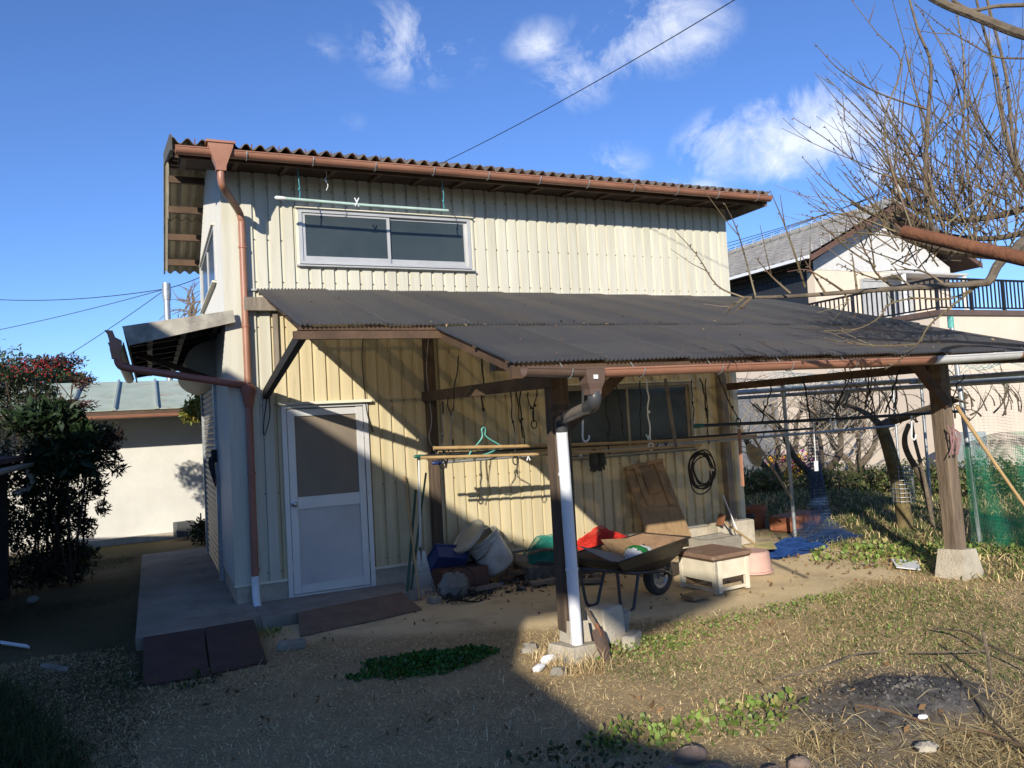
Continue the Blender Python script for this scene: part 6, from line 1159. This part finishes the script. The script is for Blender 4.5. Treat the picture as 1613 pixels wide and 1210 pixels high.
for k, (px, py, dd, rx, rz, lb) in enumerate([(0, 585, 30, 1.3, 1.1, 'pale bamboo clump rising at the left edge'), (45, 590, 32, 1.6, .8, 'round green treetop behind the nandina bush'), (95, 600, 34, 1.0, .5, 'small dark treetop over the storehouse roof'), (-60, 560, 28, 1.4, 1.3, 'bamboo clump partly outside the left edge')]):
    b = P(px, py, d=dd); t_ = empty('background_tree', (b.x, b.y, 0), lb, 'tree'); t_.location = (0, 0, 0); C = blob_pts([(b.x, b.y, b.z, rx, rx, rz), (b.x + rx * .5, b.y, b.z - rz * .5, rx * .8, rx, rz * .8), (b.x - rx * .5, b.y, b.z - rz * .6, rx, rx, rz), (b.x, b.y, b.z - rz * 1.6, rx * 1.2, rx, rz)], 3200, 20 + k, .2)
    leaf_mesh('crown', C, .28 if k % 3 else .22, .4 if k % 3 else .25, [(.10, .115, .04), (.13, .14, .05), (.07, .085, .03)] if k in (0, 3) else [(.04, .07, .02), (.06, .09, .03), (.085, .10, .04)], leafm, t_, .1, 30 + k)
    q = MB(); q.tube([(b.x, b.y, 0), (b.x, b.y, b.z)], .1, 6); q.build('trunk', barkd, t_, True)
# hedge and garden plants beyond the trellis
for k, (x, y, rx, ry, rz, lb) in enumerate([(10.2, 2.2, .9, .7, .34, 'left rounded bush of the low garden hedge'), (11.3, 1.6, .9, .7, .34, 'middle bush of the low garden hedge'), (12.2, .8, .9, .7, .34, 'right bush of the low garden hedge behind the pear trunk'), (9.4, 3.6, .7, .5, .3, 'dark garden bush behind the hanging blue net')]):
    t_ = empty('hedge_bush', (x, y, 0), lb, 'bush', 'low hedge bushes'); C = blob_pts([(0, 0, .30, rx, ry, rz), (rx * .5, -.2, .26, rx * .6, ry * .6, rz * .8), (-rx * .5, .1, .28, rx * .6, ry * .6, rz * .8)], 2600, 50 + k, .3); C = C[C[:, 2] > .02]; leaf_mesh('crown', C, .075, .5, [(.09, .13, .035), (.14, .17, .05), (.07, .10, .03), (.26, .21, .11)], leafm, t_, .4, 60 + k)
    q = MB(); [q.tube([(dx, 0, -.05), (dx * 1.5, 0, .5)], .015, 5) for dx in (-.3, 0, .3)]; q.build('stems', M['wood_dark'], t_, True)
fl = empty('flower_clump', (12.0, 5.2, 0), 'clump of purple and pink flowers far behind the metal pole', 'flowers'); C = np.random.default_rng(3).normal(size=(260, 3)) * np.array([.28, .2, .12]) + np.array([0, 0, .45]); leaf_mesh('petals', C, .08, .8, [(.35, .05, .32), (.45, .08, .15), (.6, .3, .02)], leafm, fl, .4, 71); leaf_mesh('leaves', C * np.array([1, 1, .7]), .10, .4, DKG, leafm, fl, .4, 72)
# ================================================================== GRASS AND LITTER (uncountable)
def blades(name, X, Y, h, wd, lean, cols, m, label=None, cat=None, seed=0, curl=.5, z0=0.0):
    r = np.random.default_rng(seed); n = len(X); Z = gz(X, Y) + z0; a = r.uniform(0, 2 * np.pi, n); L = h * r.uniform(.45, 1.4, n); el = np.clip(r.normal(lean, .28, n), .02, 1.5)
    dx, dy, dz = np.cos(a) * np.cos(el), np.sin(a) * np.cos(el), np.sin(el); px_, py_ = -np.sin(a), np.cos(a); w2 = wd * r.uniform(.6, 1.4, n) / 2
    b = np.stack([X, Y, Z - .004], 1); d = np.stack([dx, dy, dz], 1); s = np.stack([px_, py_, r.uniform(-.4, .4, n)], 1) * w2[:, None]
    mid = b + d * (L * .55)[:, None]; bend = np.stack([dx * .3 + r.normal(0, .2, n), dy * .3 + r.normal(0, .2, n), -np.full(n, curl) * r.uniform(.3, 1.2, n)], 1); tip = mid + (d + bend) * (L * .5)[:, None]; tip[:, 2] = np.maximum(tip[:, 2], Z + .004)
    V = np.stack([b - s, b + s, mid + s * .8, mid - s * .8, tip], 1).reshape(-1, 3); i = np.arange(n) * 5
    F = np.concatenate([np.stack([i, i + 1, i + 2], 1), np.stack([i, i + 2, i + 3], 1), np.stack([i + 3, i + 2, i + 4], 1)])
    pal = np.asarray(cols)[r.integers(0, len(cols), n)] * r.uniform(.65, 1.3, (n, 1)); return big(name, V, F, m, None, np.repeat(pal, 5, 0), label=label, cat=cat, kind='stuff')
def scatter(n, x0, x1, y0, y1, f, seed):
    r = np.random.default_rng(seed); X = r.uniform(x0, x1, n); Y = r.uniform(y0, y1, n); k = r.random(n) < f(X, Y); return X[k], Y[k]
def free(x, y):   # not on slab, step, plates
    return ~(((x > -.95) & (x < .15) & (y > -.85)) | ((x > .1) & (x < 1.75) & (y > -.58)) | ((x > -.85) & (x < .1) & (y > -1.82)) | ((x > .4) & (x < 1.52) & (y > -1.18 + .23 * (x - .4))) | ((x > 0) & (x < 6.2) & (y > -.1)))
def lawn(x, y): return free(x, y) * (1 - dirt_mask(x, y)) * (1 - np.clip(1.6 * np.exp(-(((x - ASH[0]) / .60) ** 2 + ((y - ASH[1]) / .46) ** 2)), 0, .99))
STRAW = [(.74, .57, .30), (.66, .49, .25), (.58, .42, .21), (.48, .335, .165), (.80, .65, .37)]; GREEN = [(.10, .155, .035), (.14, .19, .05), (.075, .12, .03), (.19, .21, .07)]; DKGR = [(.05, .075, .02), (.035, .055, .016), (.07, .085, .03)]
X, Y = scatter(330000, -2.2, 7.2, -6.2, -.6, lambda x, y: lawn(x, y) * (.55 + .7 * vnoise(x, y, 1.3, 31)) * sstep(-1.6, -.4, x + .3 * y + 1.2), 1); blades('dry_grass', X, Y, .036, .0034, .30, STRAW, straw, 'short dry straw-coloured lawn in front of the shed', 'grass', 1)
X, Y = scatter(16000, -2.0, 7.2, -6.2, -1.0, lambda x, y: lawn(x, y) * sstep(.5, .8, vnoise(x, y, .9, 33)), 2); blades('dry_grass', X, Y, .09, .0032, .45, STRAW, straw, 'longer dry grass tufts in the lawn', 'grass', 2)
X, Y = scatter(60000, 1.0, 7.5, -6.2, -1.4, lambda x, y: lawn(x, y) * sstep(.56, .84, vnoise(x, y, 1.1, 35) + .12 * (x > 4)), 3); blades('green_grass', X, Y, .05, .005, .6, GREEN, grassm, 'green grass growing through the dry lawn on the right', 'grass', 3)
X, Y = scatter(30000, 1.9, 4.2, -5.8, -4.7, lambda x, y: sstep(.2, .5, vnoise(x, y, 2, 37)) * lawn(x, y) * sstep(2.05, 2.3, x) * sstep(-4.75, -4.95, y + .25 * (x - 2.3)), 4); blades('dry_grass', X, Y, .15, .0045, .22, [(.50, .41, .22), (.42, .32, .16), (.34, .25, .12)], straw, 'long pale dry grass at the lower right corner', 'grass', 4)
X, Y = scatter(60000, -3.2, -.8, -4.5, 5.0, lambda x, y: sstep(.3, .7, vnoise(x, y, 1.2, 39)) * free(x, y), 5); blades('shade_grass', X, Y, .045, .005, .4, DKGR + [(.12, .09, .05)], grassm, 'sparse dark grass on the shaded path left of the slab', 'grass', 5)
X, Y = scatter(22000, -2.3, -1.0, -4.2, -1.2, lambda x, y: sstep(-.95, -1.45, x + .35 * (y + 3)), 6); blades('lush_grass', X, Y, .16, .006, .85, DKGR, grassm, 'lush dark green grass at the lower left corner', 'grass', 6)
X, Y = scatter(60000, 6.0, 12.5, -4.5, 5.5, lambda x, y: sstep(.35, .65, vnoise(x, y, .8, 41)) * (1 - dirt_mask(x, y)) * ((x > 6.5) | (y < -2.4)), 7); blades('garden_grass', X, Y, .11, .008, .75, GREEN + STRAW[:2], grassm, 'rough green grass in the garden beyond the lean-to', 'grass', 7)
X, Y = scatter(5000, 1.7, 2.25, -3.45, -2.75, lambda x, y: (np.hypot(x - 2.0, y + 3.08) < .36) * 1.0, 8); k = (X < 2.06); X, Y = X[k][:520], Y[k][:520]; blades('dry_weeds', X, Y, .15, .0035, .8, STRAW, straw, 'dry weeds round the footing of the near post', 'weeds', 8)
# leafy weeds and ground cover
def weed_patch(name, cx, cy, rx, ry, n, size, h, cols, label, seed, cat='weeds', aspect=.75):
    r = np.random.default_rng(seed); a = r.uniform(0, 2 * np.pi, n); q_ = r.random(n) ** .62 * 1.25; q_ = q_ * (.75 + .5 * vnoise(np.cos(a) * 2 + seed, np.sin(a) * 2, 1.5, seed)); X = cx + np.cos(a) * q_ * rx; Y = cy + np.sin(a) * q_ * ry; C = np.stack([X, Y, gz(X, Y) + r.random(n) * h * (1.1 - .6 * q_)], 1)
    return leaf_mesh(name, C, size, aspect, cols, leafm, None, .8, seed, rounded=True, label=label, cat=cat, kind='stuff')
weed_patch('clover_patch', 1.06, -2.50, .42, .20, 2600, .026, .05, [(.045, .14, .02), (.06, .17, .025), (.035, .11, .018)], 'round bright green clover patch in the shaded lawn', 1, 'clover', .9)
WD = [(2.55, -3.1, .34, .13, 700, .040, .10, 'green weeds right of the shovel'), (3.3, -2.95, .30, .14, 350, .036, .08, 'weeds along the edge of the bare soil'), (3.95, -2.9, .22, .1, 240, .036, .08, 'weed tuft at the middle of the soil edge'), (4.5, -2.85, .2, .1, 200, .036, .08, 'weed tuft further right on the soil edge'), (2.15, -4.52, .34, .16, 300, .065, .08, 'broad leaved light green weeds left of the ash heap'), (1.57, -4.42, .2, .14, 260, .055, .09, 'leafy weeds on the shadow edge at the bottom'), (1.22, -4.5, .3, .16, 240, .055, .07, 'dark leafy weeds in shade at the bottom'), (6.9, -2.15, .7, .35, 900, .07, .14, 'leafy green weeds beside the far post footing'), (6.5, -1.5, .5, .25, 420, .08, .14, 'broad leaved weeds behind the bare soil'), (4.0, -3.9, .5, .3, 500, .028, .04, 'low green weeds in the sunlit lawn'), (.05, -.98, .20, .12, 260, .04, .12, 'weed clump beside the white drain elbow'), (-.45, -1.95, .12, .1, 90, .05, .1, 'dark weed at the foot of the rusty plates'), (-.85, -1.7, .12, .1, 90, .05, .1, 'dark weed at the left corner of the plates'), (3.0, -3.55, .4, .2, 260, .03, .05, 'scattered weeds in the sunlit grass below the blocks'), (5.3, -3.3, .6, .3, 600, .03, .05, 'green patches in the lawn before the far post')]
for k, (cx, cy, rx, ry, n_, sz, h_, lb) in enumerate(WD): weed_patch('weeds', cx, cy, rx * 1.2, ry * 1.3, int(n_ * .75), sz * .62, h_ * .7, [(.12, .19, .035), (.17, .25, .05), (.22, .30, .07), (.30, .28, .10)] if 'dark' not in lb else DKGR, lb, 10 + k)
# dead leaves and small rubble
r = np.random.default_rng(5); X = np.concatenate([r.uniform(1.7, 4.2, 420), r.uniform(-.5, 6.5, 500), r.uniform(5.5, 8, 300)]); Y = np.concatenate([r.uniform(-1.0, -.1, 420), r.uniform(-5.8, -.8, 500), r.uniform(-2.4, -1.2, 300)]); k = free(X, Y); X, Y = X[k], Y[k]; leaf_mesh('dead_leaves', np.stack([X, Y, gz(X, Y) + .006], 1), .05, .5, [(.20, .12, .06), (.13, .08, .04), (.28, .19, .10)], straw, None, .1, 44, droop=np.array([0, 0, .05]), label='scattered dead leaves on the yard soil', cat='leaves', kind='stuff')
q = MB(); rg = random.Random(8)
for k in range(420):
    if k < 260: a = rg.uniform(0, 6.28); d_ = abs(rg.gauss(0, .32)); x, y = ASH[0] + d_ * 1.25 * math.cos(a), ASH[1] + d_ * .85 * math.sin(a)
    else: x, y = rg.uniform(1.9, 3.6), rg.uniform(-.8, -.15)
    s_ = rg.uniform(.003, .012) if k < 260 else rg.uniform(.012, .045); z = float(gz(x, y)); R2 = Matrix.Rotation(rg.uniform(0, 3), 3, (rg.random(), rg.random(), rg.random() + .1)); q.cur = rg.randrange(2); q.box((-s_, -s_ * .7, -s_ * .5), (s_, s_ * .7, s_ * .5), R2, (x, y, z + s_ * .3))
q.build('small_rubble', [bare('grey_gravel', .15, .14, .125, .9), mat('charcoal', (.02, .019, .018), (.06, .055, .05), .9, 20)], None, False, 'charcoal and gravel bits on the ash heap and along the wall', 'rubble', None, 'stuff')
rl_ = np.random.default_rng(77); X = rl_.uniform(.4, 6.4, 150); Y = np.concatenate([rl_.normal(-2.33, .05, 60), rl_.uniform(-3.7, -.1, 90)]); k = (X > 1.35) | (Y > -2.3); X, Y = X[k], Y[k]; leaf_mesh('roof_litter', np.stack([X, Y, 3.12 + .285 * Y + .028], 1), .03, .5, [(.16, .10, .05), (.10, .07, .04), (.24, .18, .10)], straw, None, 0, 91, droop=np.array([0, -.9, -.25]), label='scattered dead leaves and twigs on the corrugated lean-to roof', cat='leaves', kind='stuff')
# branches lying by the ash heap
for (a, r_, lb) in (([(1300, 1108), (1380, 1115), (1470, 1140), (1560, 1155), (1640, 1190)], .007, 'thin yellowish branch lying across the ash heap'), ([(1490, 1045), (1520, 1080), (1570, 1140), (1640, 1200)], .007, 'straight green cane lying right of the ash heap'), ([(1470, 990), (1520, 995), (1555, 1015), (1600, 1035), (1640, 1052)], .008, 'dark dead twig arching at the right edge'), ([(1440, 1028), (1500, 1026), (1560, 1025)], .006, 'thin dead twig below the arching one'), ([(1562, 1075), (1560, 1040), (1550, 1005)], .010, 'upright dead stalk at the right edge'), ([(1220, 1070), (1300, 1050), (1350, 1030), (1400, 1025)], .006, 'brown twig lying in the lawn above the ash')):
    p_ = [P(x, y, z=.10 if i else .05) for i, (x, y) in enumerate(a)]
    if 'upright' in lb: b0_ = P(1562, 1075, z=.02); p_ = [b0_, b0_ + Vector((-.01, 0, .14)), b0_ + Vector((-.04, .0, .30))]
    s = MB(); s.tube(catm(p_, 4), r_, 6); s.build('fallen_branch', shoot if 'yellow' in lb or 'green' in lb else bark, None, True, lb, 'branch')
